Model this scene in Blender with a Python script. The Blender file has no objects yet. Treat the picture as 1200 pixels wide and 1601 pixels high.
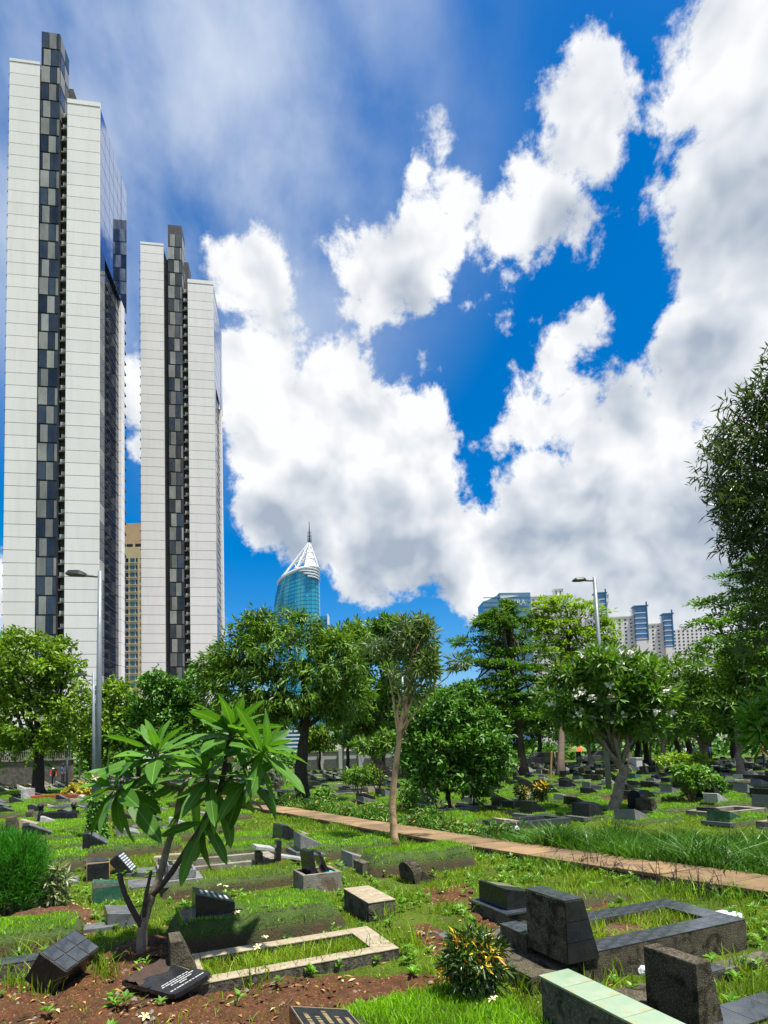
import bpy, bmesh, math, random
import numpy as np
from mathutils import Vector, Matrix

rnd = random.Random(7)
rng = np.random.default_rng(11)
scene = bpy.context.scene
col = scene.collection
rad = math.radians

# ------------------------------------------------------------------ camera
FPX, EYE, PPY, ROLL = 900.0, 1.7, 1121.3, 0.03
PITCH = math.atan(58.7 / 900)
c_f = Vector((0, math.cos(PITCH), math.sin(PITCH)))
_u0 = Vector((0, -math.sin(PITCH), math.cos(PITCH)))
_r0 = Vector((1, 0, 0))
c_r = _r0 * math.cos(ROLL) - _u0 * math.sin(ROLL)
c_u = _u0 * math.cos(ROLL) + _r0 * math.sin(ROLL)
cam_data = bpy.data.cameras.new('camera')
cam = bpy.data.objects.new('camera', cam_data)
col.objects.link(cam)
cam.matrix_world = Matrix(((c_r.x, c_u.x, -c_f.x, 0), (c_r.y, c_u.y, -c_f.y, 0), (c_r.z, c_u.z, -c_f.z, EYE), (0, 0, 0, 1)))
cam_data.sensor_fit = 'VERTICAL'
cam_data.sensor_height = 36
cam_data.lens = 36 * FPX / 1601
cam_data.shift_y = (PPY - 800.5) / 1601
cam_data.clip_start = 0.1
cam_data.clip_end = 6000
scene.camera = cam

# ------------------------------------------------------------------ light
SUN_EL, SUN_AZ = rad(73), math.atan2(-0.52, 0.85)
sun_dir = Vector((math.cos(SUN_EL) * math.cos(SUN_AZ), math.cos(SUN_EL) * math.sin(SUN_AZ), math.sin(SUN_EL)))
sd = bpy.data.lights.new('sun', 'SUN')
sd.energy = 5.0
sd.angle = rad(1.5)
sd.color = (1.0, 0.95, 0.86)
so = bpy.data.objects.new('sun', sd)
col.objects.link(so)
so.rotation_euler = sun_dir.to_track_quat('Z', 'Y').to_euler()
so.location = (0, 0, 60)
scene.view_settings.view_transform = 'Standard'
scene.view_settings.look = 'None'
scene.view_settings.exposure = 1.0
scene.view_settings.gamma = 1
scene.render.film_transparent = False
scene.cycles.max_bounces = 6
scene.cycles.transparent_max_bounces = 8
scene.cycles.use_denoising = True


def ray(px, py):
    return c_r * ((px - 600) / FPX) - c_u * ((py - PPY) / FPX) + c_f


def gp(px, py, z=0.0):
    d = ray(px, py)
    return Vector((0, 0, EYE)) + d * ((z - EYE) / d.z)


def at(px, py, Y):
    d = ray(px, py)
    return Vector((0, 0, EYE)) + d * (Y / d.y)


def to_px(p):
    v = Vector(p) - Vector((0, 0, EYE))
    k = v.dot(c_f)
    return (600 + FPX * v.dot(c_r) / k, PPY - FPX * v.dot(c_u) / k) if k > 0.01 else (-9999, -9999)


# ------------------------------------------------------------------ world: Nishita sky with cumulus
class NT:
    """small helper that wires math nodes"""
    def __init__(s, tree):
        s.t = tree

    def n(s, typ, **kw):
        nd = s.t.nodes.new(typ)
        for k, v in kw.items():
            setattr(nd, k, v)
        return nd

    def put(s, sock, v):
        if isinstance(v, bpy.types.NodeSocket):
            s.t.links.new(v, sock)
        else:
            sock.default_value = v

    def m(s, op, a, b=0.0, c=0.0, clamp=False):
        nd = s.n('ShaderNodeMath', operation=op, use_clamp=clamp)
        for i, v in enumerate((a, b, c)):
            if i < len(nd.inputs):
                s.put(nd.inputs[i], v)
        return nd.outputs[0]

    def v(s, op, a, b=(0, 0, 0)):
        nd = s.n('ShaderNodeVectorMath', operation=op)
        s.put(nd.inputs[0], a)
        if op == 'SCALE':
            s.put(nd.inputs[3], b)
        else:
            s.put(nd.inputs[1], b)
        return nd.outputs[1] if op in ('DISTANCE', 'DOT_PRODUCT', 'LENGTH') else nd.outputs[0]

    def noise(s, vec, scale, detail=4, rough=0.5, dist=0.0, colour=False):
        nd = s.n('ShaderNodeTexNoise')
        if vec is not None:
            s.put(nd.inputs['Vector'], vec)
        s.put(nd.inputs['Scale'], scale)
        s.put(nd.inputs['Detail'], detail)
        s.put(nd.inputs['Roughness'], rough)
        s.put(nd.inputs['Distortion'], dist)
        return nd.outputs['Color' if colour else 'Fac']

    def ramp(s, x, a, b, lo=0.0, hi=1.0, smooth=True):
        nd = s.n('ShaderNodeMapRange', interpolation_type='SMOOTHSTEP' if smooth else 'LINEAR')
        for i, v in enumerate((x, a, b, lo, hi)):
            s.put(nd.inputs[i], v)
        return nd.outputs[0]

    def mix(s, f, a, b, blend='MIX'):
        nd = s.n('ShaderNodeMix', data_type='RGBA', blend_type=blend)
        s.put(nd.inputs[0], f)
        for sock, v in ((nd.inputs[6], a), (nd.inputs[7], b)):
            s.put(sock, v if isinstance(v, bpy.types.NodeSocket) else (*v[:3], 1))
        return nd.outputs[2]


CUMULUS = [  # photo pixel of a cloud puff's centre, its radius in pixels
    (412, 478, 80), (440, 560, 70), (380, 570, 52), (415, 600, 100), (530, 635, 95), (640, 690, 88), (490, 745, 135), (395, 730, 60),
    (610, 800, 125), (570, 880, 60), (690, 840, 78), (735, 790, 40),
    (655, 375, 66), (600, 430, 70), (650, 470, 48), (545, 485, 30), (640, 265, 24), (690, 240, 20), (700, 310, 40),
    (895, 155, 60), (918, 240, 66), (870, 320, 72), (880, 265, 66), (850, 290, 56), (800, 350, 52), (760, 360, 34),
    (668, 560, 22), (738, 530, 10), (790, 503, 9), (740, 472, 14),
    (1160, 110, 130), (1200, 300, 170), (1115, 250, 84), (1270, 470, 150), (1105, 360, 50),
    (925, 520, 36), (875, 575, 56), (825, 640, 58), (775, 690, 34), (905, 650, 66), (1010, 640, 85), (1100, 560, 100), (980, 750, 120),
    (870, 790, 100), (1080, 790, 160), (1200, 870, 140), (790, 870, 80), (900, 920, 90), (1030, 950, 110),
    (760, 835, 70), (715, 885, 58), (785, 925, 60), (950, 985, 80), (1150, 985, 130), (735, 700, 20),
    (210, 600, 48), (205, 700, 30), (365, 985, 22), (10, 930, 50),
]
SHADE = [  # undersides and thick cores of the same clouds
    (620, 880, 130), (470, 830, 100), (900, 890, 150), (1080, 880, 170), (1190, 330, 200), (1110, 560, 100), (640, 470, 50), (860, 360, 50), (960, 640, 60),
]


def px_dir(px, py, r):
    a = ray(px, py).normalized()
    rr = ((ray(px + r, py).normalized() - ray(px - r, py).normalized()).length + (ray(px, py + r).normalized() - ray(px, py - r).normalized()).length) / 4
    return tuple(a), rr


world = bpy.data.worlds.new('World')
scene.world = world
world.use_nodes = True
wt = NT(world.node_tree)
world.node_tree.nodes.clear()
sky = wt.n('ShaderNodeTexSky', sky_type='NISHITA', sun_disc=False)
sky.sun_elevation = SUN_EL
sky.sun_rotation = math.atan2(sun_dir.x, sun_dir.y)
sky.altitude = 20
sky.air_density = 1.0
sky.dust_density = 0.9
sky.ozone_density = 3.0
tc = wt.n('ShaderNodeTexCoord')
D = wt.v('NORMALIZE', tc.outputs['Generated'])
wrp = wt.v('SCALE', wt.v('SUBTRACT', wt.noise(D, 8.0, 2, 0.5, colour=True), (0.5, 0.5, 0.5)), 0.06)
DW = wt.v('ADD', D, wrp)
acc = None
for px, py, r in CUMULUS:
    a, rr = px_dir(px, py, r * 1.17)
    s_ = wt.m('MULTIPLY_ADD', wt.v('DISTANCE', DW, a), -1.0, rr)
    acc = s_ if acc is None else wt.m('MAXIMUM', acc, s_)
# the rest of the sky carries the same kind of broken cumulus
away = wt.ramp(wt.v('DISTANCE', D, tuple(ray(600, 620).normalized())), 0.86, 1.05)
gen = wt.m('MULTIPLY_ADD', wt.noise(DW, 2.6, 2, 0.5), 0.55, -0.285)
acc = wt.m('MAXIMUM', acc, wt.m('SUBTRACT', gen, wt.m('MULTIPLY_ADD', away, -0.6, 0.6)))
L_OFF = (0.012, 0.0, 0.026)


def puffs(v):
    return wt.m('ADD', wt.m('MULTIPLY', wt.noise(v, 11.0, 8, 0.63, 0.15), 0.21), wt.m('MULTIPLY', wt.noise(v, 3.5, 1, 0.5), 0.08))


n0 = puffs(D)
f0 = wt.m('ADD', acc, wt.m('SUBTRACT', n0, 0.14))
dens = wt.ramp(f0, 0.0, 0.028)
shade = None
for px, py, r in SHADE:
    a, rr = px_dir(px, py, r)
    s_ = wt.m('MULTIPLY_ADD', wt.v('DISTANCE', DW, a), -1.0 / rr, 1.0)
    shade = s_ if shade is None else wt.m('MAXIMUM', shade, s_)
shade = wt.ramp(shade, -0.25, 0.75)
s0 = wt.noise(DW, 10.0, 3, 0.5)
s1 = wt.noise(wt.v('ADD', DW, L_OFF), 10.0, 3, 0.5)
lit = wt.m('MULTIPLY_ADD', wt.m('SUBTRACT', s0, s1), 1.9, 0.93)
lit = wt.m('ADD', lit, wt.m('MULTIPLY', wt.m('SUBTRACT', n0, 0.14), 1.6))
lit = wt.m('SUBTRACT', lit, wt.m('MULTIPLY', shade, 0.72))
b0 = wt.noise(D, 6.5, 3, 0.55)
b1 = wt.noise(wt.v('ADD', D, (0.02, 0.0, 0.055)), 6.5, 3, 0.55)
lit = wt.m('ADD', lit, wt.m('MULTIPLY', wt.m('SUBTRACT', b0, b1), 1.3))
lit = wt.m('SUBTRACT', lit, wt.m('MULTIPLY', wt.ramp(f0, 0.03, 0.2), 0.1))
lit = wt.ramp(lit, 0.0, 1.0, 0.0, 1.0, smooth=False)
ccol = wt.mix(lit, (2.35, 2.75, 3.3), (5.75, 5.8, 5.85))
skyc = wt.n('ShaderNodeHueSaturation')
skyc.inputs['Hue'].default_value = 0.502
skyc.inputs['Saturation'].default_value = 1.56
skyc.inputs['Value'].default_value = 0.93
wt.put(skyc.inputs['Color'], sky.outputs[0])
# thin high veil towards the upper left
veil_dir = ray(240, 170).normalized()
vn = wt.noise(wt.v('MULTIPLY', D, (1.3, 1.0, 1.2)), 2.6, 6, 0.52, 0.15)
veil = wt.m('MULTIPLY', wt.ramp(wt.v('DISTANCE', D, tuple(veil_dir)), 0.50, 0.12), wt.ramp(vn, 0.30, 0.66))
veil = wt.m('MULTIPLY', veil, 0.88)
base = wt.mix(veil, skyc.outputs[0], (4.3, 4.75, 5.4))
full = wt.mix(wt.m('MULTIPLY', dens, 0.97), base, ccol)
bg = wt.n('ShaderNodeBackground')
wt.put(bg.inputs['Color'], full)
bg.inputs['Strength'].default_value = 0.088
wo = wt.n('ShaderNodeOutputWorld')
wt.t.links.new(bg.outputs[0], wo.inputs[0])
world.cycles.sampling_method = 'MANUAL'
world.cycles.sample_map_resolution = 512

# ------------------------------------------------------------------ mesh helpers
ANG = rad(24)                      # every grave lies along this axis
UX, UY = math.cos(ANG), math.sin(ANG)


def G(u, n, z=0.0):
    return Vector((u * UX - n * UY, u * UY + n * UX, z))


def un(p):
    return p[0] * UX + p[1] * UY, -p[0] * UY + p[1] * UX


def gz(x, y):
    """gentle lie of the land, flat far away"""
    k = np.exp(-((np.hypot(x, y)) / 16.0) ** 2)
    z = 0.028 * np.sin(1.7 * x + 0.6) * np.sin(1.3 * y + 0.4) + 0.02 * np.sin(3.1 * x - 1.9 * y) + 0.012 * np.sin(5.3 * x + 4.1 * y)
    z = z + 0.05 * np.exp(-(((x + 2.1) / 0.9) ** 2 + ((y - 3.9) / 0.5) ** 2))
    return k * (z - 0.01)


class MB:
    def __init__(s):
        s.v, s.f, s.mi = [], [], []
        s.cur = 0

    def add(s, vs, fs):
        o = len(s.v)
        s.v += [tuple(v) for v in vs]
        s.f += [tuple(o + i for i in f) for f in fs]
        s.mi += [s.cur] * len(fs)
        return s

    def box(s, x0, x1, y0, y1, z0, z1, M=None):
        vs = [Vector((x, y, z)) for z in (z0, z1) for y in (y0, y1) for x in (x0, x1)]
        if M is not None:
            vs = [M @ v for v in vs]
        return s.add(vs, [(0, 2, 3, 1), (4, 5, 7, 6), (0, 1, 5, 4), (2, 6, 7, 3), (0, 4, 6, 2), (1, 3, 7, 5)])

    def prism(s, prof, y0, y1, M=None):
        """profile in x,z extruded along y"""
        k = len(prof)
        vs = [Vector((x, y, z)) for y in (y0, y1) for x, z in prof]
        if M is not None:
            vs = [M @ v for v in vs]
        return s.add(vs, [tuple(range(k)), tuple(range(2 * k - 1, k - 1, -1))] + [(i, i + k, (i + 1) % k + k, (i + 1) % k) for i in range(k)])

    def tube(s, pts, rs, sides=8, jit=0.0, cap=True):
        pts = [Vector(p) for p in pts]
        if not isinstance(rs, (list, tuple)):
            rs = [rs] * len(pts)
        rings = []
        ref = Vector((0.31, 0.91, 0.17))
        for i, p in enumerate(pts):
            d = (pts[min(i + 1, len(pts) - 1)] - pts[max(i - 1, 0)])
            d = d.normalized() if d.length > 1e-9 else Vector((0, 0, 1))
            a = d.cross(ref)
            a = a.normalized() if a.length > 1e-6 else Vector((1, 0, 0))
            b = d.cross(a)
            rings.append([p + (a * math.cos(t) + b * math.sin(t)) * rs[i] * (1 + rnd.uniform(-jit, jit)) for t in [2 * math.pi * j / sides for j in range(sides)]])
        vs = [v for r in rings for v in r]
        fs = [(i * sides + j, i * sides + (j + 1) % sides, (i + 1) * sides + (j + 1) % sides, (i + 1) * sides + j) for i in range(len(pts) - 1) for j in range(sides)]
        if cap:
            fs += [tuple(range(sides - 1, -1, -1)), tuple((len(pts) - 1) * sides + j for j in range(sides))]
        return s.add(vs, fs)

    def mesh(s, name, mats, smooth=False, bevel=0.0):
        me = bpy.data.meshes.new(name)
        me.from_pydata(s.v, [], s.f)
        for m in (mats if isinstance(mats, (list, tuple)) else [mats]):
            me.materials.append(m)
        me.polygons.foreach_set('material_index', s.mi)
        bm = bmesh.new()
        bm.from_mesh(me)
        bmesh.ops.recalc_face_normals(bm, faces=bm.faces)
        if bevel:
            bmesh.ops.bevel(bm, geom=[e for e in bm.edges if e.calc_face_angle(0) > 0.5], offset=bevel, segments=2, affect='EDGES', profile=0.6, clamp_overlap=True)
        bm.to_mesh(me)
        bm.free()
        if smooth:
            me.polygons.foreach_set('use_smooth', [True] * len(me.polygons))
        return me

    def build(s, name, mats, parent=None, smooth=False, bevel=0.0, **kw):
        return link(name, s.mesh(name, mats, smooth, bevel), parent, **kw)


def link(name, data, parent=None, loc=None, rz=None, M=None, **tags):
    o = bpy.data.objects.new(name, data)
    col.objects.link(o)
    if parent is not None:
        o.parent = parent
    if M is not None:
        o.matrix_local = M
    if loc is not None:
        o.location = loc
    if rz is not None:
        o.rotation_euler = (0, 0, rz)
    return tag(o, **tags)


def tag(o, label=None, cat=None, group=None, kind=None):
    for k, v in (('label', label), ('category', cat), ('group', group), ('kind', kind)):
        if v:
            o[k] = v
    return o


def empty(name, loc, rz=0.0, label=None, cat=None, group=None):
    o = link(name, None, None, loc, rz)
    o.empty_display_size = 0.1
    return tag(o, label, cat, group)


def cards(name, P, Dr, Nn, L, W, mats, parent=None, fold=0.25, mi=None, mid=0.45, **kw):
    """leaf-shaped folded diamonds: base P, direction Dr, normal Nn, length L, width W (all numpy)"""
    n = len(P)
    Dr = Dr / np.maximum(np.linalg.norm(Dr, axis=1, keepdims=True), 1e-6)
    S = np.cross(Dr, Nn)
    S = S / np.maximum(np.linalg.norm(S, axis=1, keepdims=True), 1e-6)
    N2 = np.cross(S, Dr)
    L = np.broadcast_to(np.asarray(L, float), (n,))[:, None]
    W = np.broadcast_to(np.asarray(W, float), (n,))[:, None]
    m = P + Dr * L * mid
    V = np.empty((n, 4, 3))
    V[:, 0] = P
    V[:, 1] = m + S * W * 0.5 + N2 * W * fold
    V[:, 2] = P + Dr * L - N2 * L * 0.08
    V[:, 3] = m - S * W * 0.5 + N2 * W * fold
    b = np.arange(n)[:, None] * 4
    T = np.concatenate([b + np.array([[0, 1, 2]]), b + np.array([[0, 2, 3]])], axis=1).reshape(-1)
    return rawmesh(name, V.reshape(-1, 3), T, 3, mats, parent, None if mi is None else np.repeat(mi, 2), **kw)


def rawmesh(name, V, loops, k, mats, parent=None, mi=None, smooth=False, **kw):
    me = bpy.data.meshes.new(name)
    nf = len(loops) // k
    me.vertices.add(len(V))
    me.vertices.foreach_set('co', np.asarray(V, np.float32).reshape(-1))
    me.loops.add(len(loops))
    me.loops.foreach_set('vertex_index', np.asarray(loops, np.int32))
    me.polygons.add(nf)
    me.polygons.foreach_set('loop_start', np.arange(0, nf * k, k, dtype=np.int32))
    me.polygons.foreach_set('loop_total', np.full(nf, k, np.int32))
    for m in (mats if isinstance(mats, (list, tuple)) else [mats]):
        me.materials.append(m)
    if mi is not None:
        me.polygons.foreach_set('material_index', np.asarray(mi, np.int32))
    if smooth:
        me.polygons.foreach_set('use_smooth', np.ones(nf, bool))
    me.update(calc_edges=True)
    if kw.pop('only_mesh', False):
        return me
    return link(name, me, parent, **kw)


def blades(P, Hh, Wd, lean, mats, name, parent=None, mi=None, **kw):
    """grass: three-triangle bent blades"""
    n = len(P)
    a = rng.uniform(0, 2 * np.pi, n)
    side = np.stack([np.cos(a), np.sin(a), np.zeros(n)], 1)
    b = rng.uniform(0, 2 * np.pi, n)
    le = np.stack([np.cos(b), np.sin(b), np.zeros(n)], 1) * (np.abs(rng.normal(0, 1, n)) * lean * Hh)[:, None]
    up = np.array([[0, 0, 1.0]])
    w = Wd[:, None] * 0.5
    h = Hh[:, None]
    V = np.empty((n, 5, 3))
    V[:, 0] = P - side * w
    V[:, 1] = P + side * w
    V[:, 2] = P - side * w * 0.75 + up * h * 0.55 + le * 0.35
    V[:, 3] = P + side * w * 0.75 + up * h * 0.55 + le * 0.35
    V[:, 4] = P + up * h * 0.92 + le
    o = np.arange(n)[:, None] * 5
    T = np.concatenate([o + np.array([[0, 1, 3]]), o + np.array([[0, 3, 2]]), o + np.array([[2, 3, 4]])], 1).reshape(-1)
    return rawmesh(name, V.reshape(-1, 3), T, 3, mats, parent, None if mi is None else np.repeat(mi, 3), **kw)


# ------------------------------------------------------------------ materials
def mk(name, c1, c2=None, scale=6.0, rough=0.6, bump=0.0, bscale=30.0, spec=0.4, metal=0.0, speck=None, sscale=60.0, samt=0.4, detail=5, lo=0.35, hi=0.65,
       stain=None, stscale=2.5, stamt=0.5, coat=0.0, world=None, objvar=0.0):
    m = bpy.data.materials.new(name)
    m.use_nodes = True
    t = NT(m.node_tree)
    p = m.node_tree.nodes['Principled BSDF']
    tcx = t.n('ShaderNodeTexCoord').outputs['Object']
    if world:
        tcx = t.v('MULTIPLY', t.n('ShaderNodeNewGeometry').outputs['Position'], world)
    AL = 0.8
    c1 = tuple(q * AL for q in c1)
    c2 = c2 and tuple(q * AL for q in c2)
    speck = speck and tuple(q * AL for q in speck)
    stain = stain and tuple(q * AL for q in stain)
    c = (*c1, 1)
    if c2 is not None:
        c = t.mix(t.ramp(t.noise(tcx, scale, detail, 0.6), lo, hi), c1, c2)
    if speck is not None:
        c = t.mix(t.m('MULTIPLY', t.ramp(t.noise(tcx, sscale, 2, 0.6), 0.52, 0.60), samt), c if not isinstance(c, tuple) else c1, speck)
    if stain is not None:
        c = t.mix(t.m('MULTIPLY', t.ramp(t.noise(tcx, stscale, 6, 0.7, 0.6), 0.48, 0.62), stamt), c if not isinstance(c, tuple) else c1, stain)
    if objvar:
        c = t.mix(1.0, c if not isinstance(c, tuple) else c1, t.mix(t.n('ShaderNodeObjectInfo').outputs['Random'], (1 - objvar,) * 3, (1 + objvar * 0.4,) * 3), 'MULTIPLY')
    t.put(p.inputs['Base Color'], c)
    if bump or c2 is not None:
        t.put(p.inputs['Roughness'], t.ramp(t.noise(tcx, scale * 2.3, 3, 0.6), 0.3, 0.7, max(rough - 0.1, 0.02), min(rough + 0.1, 1)))
    else:
        p.inputs['Roughness'].default_value = rough
    p.inputs['Specular IOR Level'].default_value = spec
    p.inputs['Metallic'].default_value = metal
    if coat:
        p.inputs['Coat Weight'].default_value = coat
        p.inputs['Coat Roughness'].default_value = 0.08
    if bump:
        b = t.n('ShaderNodeBump')
        b.inputs['Strength'].default_value = bump
        b.inputs['Distance'].default_value = 0.02
        t.put(b.inputs['Height'], t.noise(tcx, bscale, 6, 0.65))
        t.t.links.new(b.outputs[0], p.inputs['Normal'])
    return m


def leafmat(name, c1, c2, c3=None, c3amt=0.06, rough=0.45, trans=0.35, spec=0.3, rib=False, patch=2.0):
    m = bpy.data.materials.new(name)
    m.use_nodes = True
    t = NT(m.node_tree)
    p = m.node_tree.nodes['Principled BSDF']
    out = m.node_tree.nodes['Material Output']
    c1 = tuple(q * f_ for q, f_ in zip(c1, (0.66, 0.58, 0.5)))
    c2 = tuple(q * f_ for q, f_ in zip(c2, (1.38, 1.22, 0.85)))
    c3 = c3 and tuple(q * 0.85 for q in c3)
    trans = trans * 0.82
    geo = t.n('ShaderNodeNewGeometry')
    tx = t.n('ShaderNodeTexCoord').outputs['Object']
    r = geo.outputs['Random Per Island']
    if rib:
        r = t.n('ShaderNodeObjectInfo').outputs['Random']
    k = t.m('MULTIPLY_ADD', t.ramp(t.noise(geo.outputs['Position'], patch, 2, 0.5), 0.35, 0.65), 0.5, t.m('MULTIPLY', r, 0.5))
    c = t.mix(k, c1, c2)
    if c3 is not None:
        c = t.mix(t.m('GREATER_THAN', t.m('FRACT', t.m('MULTIPLY', r, 7.31)), 1.0 - c3amt), c, c3)
    if rib:
        sp = t.n('ShaderNodeSeparateXYZ')
        t.put(sp.inputs[0], tx)
        ay = t.m('ABSOLUTE', sp.outputs[1])
        vein = t.m('PINGPONG', t.m('ADD', t.m('MULTIPLY', sp.outputs[0], 22.0), t.m('MULTIPLY', ay, -14.0)), 0.5)
        c = t.mix(t.ramp(vein, 0.08, 0.0, 0.0, 0.18), c, (0.12, 0.24, 0.05))
        c = t.mix(t.ramp(ay, 0.008, 0.002), c, (0.20, 0.31, 0.09))
    t.put(p.inputs['Base Color'], c)
    p.inputs['Roughness'].default_value = rough
    p.inputs['Specular IOR Level'].default_value = spec
    tr = t.n('ShaderNodeBsdfTranslucent')
    t.put(tr.inputs['Color'], t.mix(1.0, c, (1.5, 1.55, 0.55), 'MULTIPLY'))
    mx = t.n('ShaderNodeMixShader')
    mx.inputs[0].default_value = trans
    t.t.links.new(p.outputs[0], mx.inputs[1])
    t.t.links.new(tr.outputs[0], mx.inputs[2])
    t.t.links.new(mx.outputs[0], out.inputs['Surface'])
    return m


def glassmat(name, c1, c2, rough=0.05, metal=0.85, scale=0.3):
    m = mk(name, c1, c2, scale, rough, metal=metal, spec=0.6, detail=2)
    for l in list(m.node_tree.links):
        if l.to_socket.name == 'Roughness':
            m.node_tree.links.remove(l)
    m.node_tree.nodes['Principled BSDF'].inputs['Roughness'].default_value = rough
    return m


Mt = {}
Mt['granite'] = mk('black_granite', (0.012, 0.013, 0.017), (0.018, 0.02, 0.025), 12, 0.26, spec=0.4, speck=(0.05, 0.055, 0.06), sscale=140, samt=0.2, stain=(0.05, 0.047, 0.04), stscale=6, stamt=0.2)
Mt['blacktile_sheen'] = mk('black_tile_sky_sheen', (0.040, 0.048, 0.062), (0.06, 0.069, 0.084), 9, 0.12, spec=0.9, stain=(0.10, 0.095, 0.075), stscale=6, stamt=0.35)  # black tile with the sky's bluish reflection put into its base colour
Mt['greytile'] = mk('grey_tile', (0.10, 0.11, 0.12), (0.16, 0.165, 0.17), 7, 0.35, stain=(0.07, 0.06, 0.045), stscale=5, stamt=0.5)
Mt['greentop'] = mk('pale_green_tile', (0.25, 0.35, 0.23), (0.31, 0.39, 0.27), 5, 0.16, spec=0.5, stain=(0.32, 0.31, 0.13), stscale=4, stamt=0.75)
Mt['greentile'] = mk('dark_green_tile', (0.015, 0.085, 0.055), (0.03, 0.12, 0.08), 6, 0.2, spec=0.6, stain=(0.16, 0.20, 0.13), stscale=8, stamt=0.4)
Mt['grout'] = mk('grout', (0.20, 0.19, 0.16), (0.12, 0.11, 0.09), 14, 0.9)
Mt['darkgrout'] = mk('dark_grout', (0.075, 0.07, 0.06), (0.11, 0.10, 0.085), 14, 0.9)
Mt['terrazzo'] = mk('weathered_terrazzo', (0.052, 0.044, 0.030), (0.105, 0.088, 0.058), 5, 0.92, bump=0.6, bscale=90, spec=0.12, speck=(0.24, 0.22, 0.17), sscale=110, samt=0.6, stain=(0.022, 0.020, 0.012), stscale=7, stamt=0.92)
Mt['greyterrazzo'] = mk('grey_terrazzo', (0.20, 0.205, 0.21), (0.28, 0.285, 0.29), 6, 0.6, bump=0.25, bscale=80, speck=(0.07, 0.07, 0.07), sscale=70, samt=0.75, stain=(0.14, 0.14, 0.11), stscale=4, stamt=0.4)
Mt['concrete'] = mk('stained_concrete', (0.20, 0.185, 0.15), (0.27, 0.25, 0.21), 5, 0.85, bump=0.4, bscale=45, stain=(0.13, 0.085, 0.045), stscale=4, stamt=0.85)
Mt['oldconcrete'] = mk('mossy_concrete', (0.115, 0.10, 0.075), (0.07, 0.065, 0.045), 5, 0.9, bump=0.6, bscale=40, speck=(0.25, 0.22, 0.17), sscale=50, samt=0.4, stain=(0.022, 0.020, 0.012), stscale=9, stamt=0.95)
Mt['beige'] = mk('beige_tile', (0.34, 0.28, 0.19), (0.42, 0.36, 0.26), 5, 0.45, bump=0.12, bscale=50, stain=(0.20, 0.12, 0.06), stscale=5, stamt=0.45)
Mt['marble'] = mk('white_marble', (0.42, 0.42, 0.41), (0.52, 0.52, 0.50), 5, 0.35, stain=(0.20, 0.20, 0.17), stscale=5, stamt=0.5)
Mt['redtile'] = mk('red_tile', (0.33, 0.07, 0.03), (0.40, 0.10, 0.05), 6, 0.4)
Mt['soil'] = mk('red_soil', (0.115, 0.046, 0.020), (0.065, 0.028, 0.013), 14, 0.95, bump=1.0, bscale=55, speck=(0.26, 0.15, 0.08), sscale=40, samt=0.35)
Mt['mud'] = mk('dried_mud', (0.095, 0.055, 0.035), (0.06, 0.042, 0.033), 25, 0.9, bump=1.0, bscale=90)
Mt['path'] = mk('path_paver', (0.30, 0.195, 0.092), (0.245, 0.160, 0.078), 3, 0.9, bump=0.3, bscale=60, speck=(0.29, 0.19, 0.11), sscale=50, samt=0.3, stain=(0.12, 0.085, 0.05), stscale=1.6, stamt=0.7, world=(1, 1, 1), objvar=0.3)
Mt['pathedge'] = mk('path_kerb', (0.10, 0.065, 0.04), (0.065, 0.05, 0.032), 5, 0.95, bump=0.5, bscale=40)
Mt['white'] = mk('white_paint', (0.52, 0.52, 0.52), (0.46, 0.46, 0.45), 8, 0.5)
Mt['gold'] = mk('gold_lettering', (0.30, 0.235, 0.125), (0.24, 0.19, 0.10), 30, 0.4)
Mt['silver'] = mk('silver_lettering', (0.62, 0.63, 0.64), (0.5, 0.5, 0.52), 30, 0.4)
Mt['galv'] = mk('galvanised_steel', (0.17, 0.20, 0.23), (0.22, 0.25, 0.28), 3, 0.5, metal=0.2)
Mt['darkmetal'] = mk('dark_metal', (0.05, 0.055, 0.06), (0.08, 0.085, 0.09), 8, 0.4, metal=0.4)
Mt['bark'] = mk('grey_brown_bark', (0.13, 0.095, 0.065), (0.07, 0.05, 0.035), 9, 0.95, bump=0.9, bscale=28)
Mt['darkbark'] = mk('dark_bark', (0.05, 0.038, 0.028), (0.03, 0.024, 0.018), 9, 0.95, bump=0.9, bscale=28)
Mt['palebark'] = mk('pale_bark', (0.60, 0.40, 0.23), (0.46, 0.29, 0.16), 6, 0.9, bump=0.7, bscale=22, stain=(0.15, 0.10, 0.06), stscale=6, stamt=0.5)
Mt['plumbark'] = mk('plumeria_bark', (0.32, 0.27, 0.20), (0.20, 0.165, 0.12), 12, 0.85, bump=0.8, bscale=40, stain=(0.09, 0.07, 0.045), stscale=8, stamt=0.5)
Mt['plumdark'] = mk('dark_plumeria_bark', (0.055, 0.035, 0.032), (0.085, 0.06, 0.05), 14, 0.8, bump=0.7, bscale=45)
Mt['twig'] = mk('dry_twig', (0.20, 0.14, 0.08), (0.10, 0.07, 0.045), 20, 0.9)
Mt['plastic'] = mk('white_plastic', (0.62, 0.66, 0.72), (0.72, 0.74, 0.78), 9, 0.35)
Mt['yellowpost'] = mk('yellow_paint', (0.55, 0.33, 0.05), (0.45, 0.27, 0.05), 9, 0.6)
Mt['petal'] = mk('flower_petal', (0.75, 0.66, 0.28), (0.80, 0.74, 0.52), 20, 0.6)
Mt['whitepetal'] = mk('white_petal', (0.78, 0.78, 0.72), (0.82, 0.80, 0.68), 20, 0.6)

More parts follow.
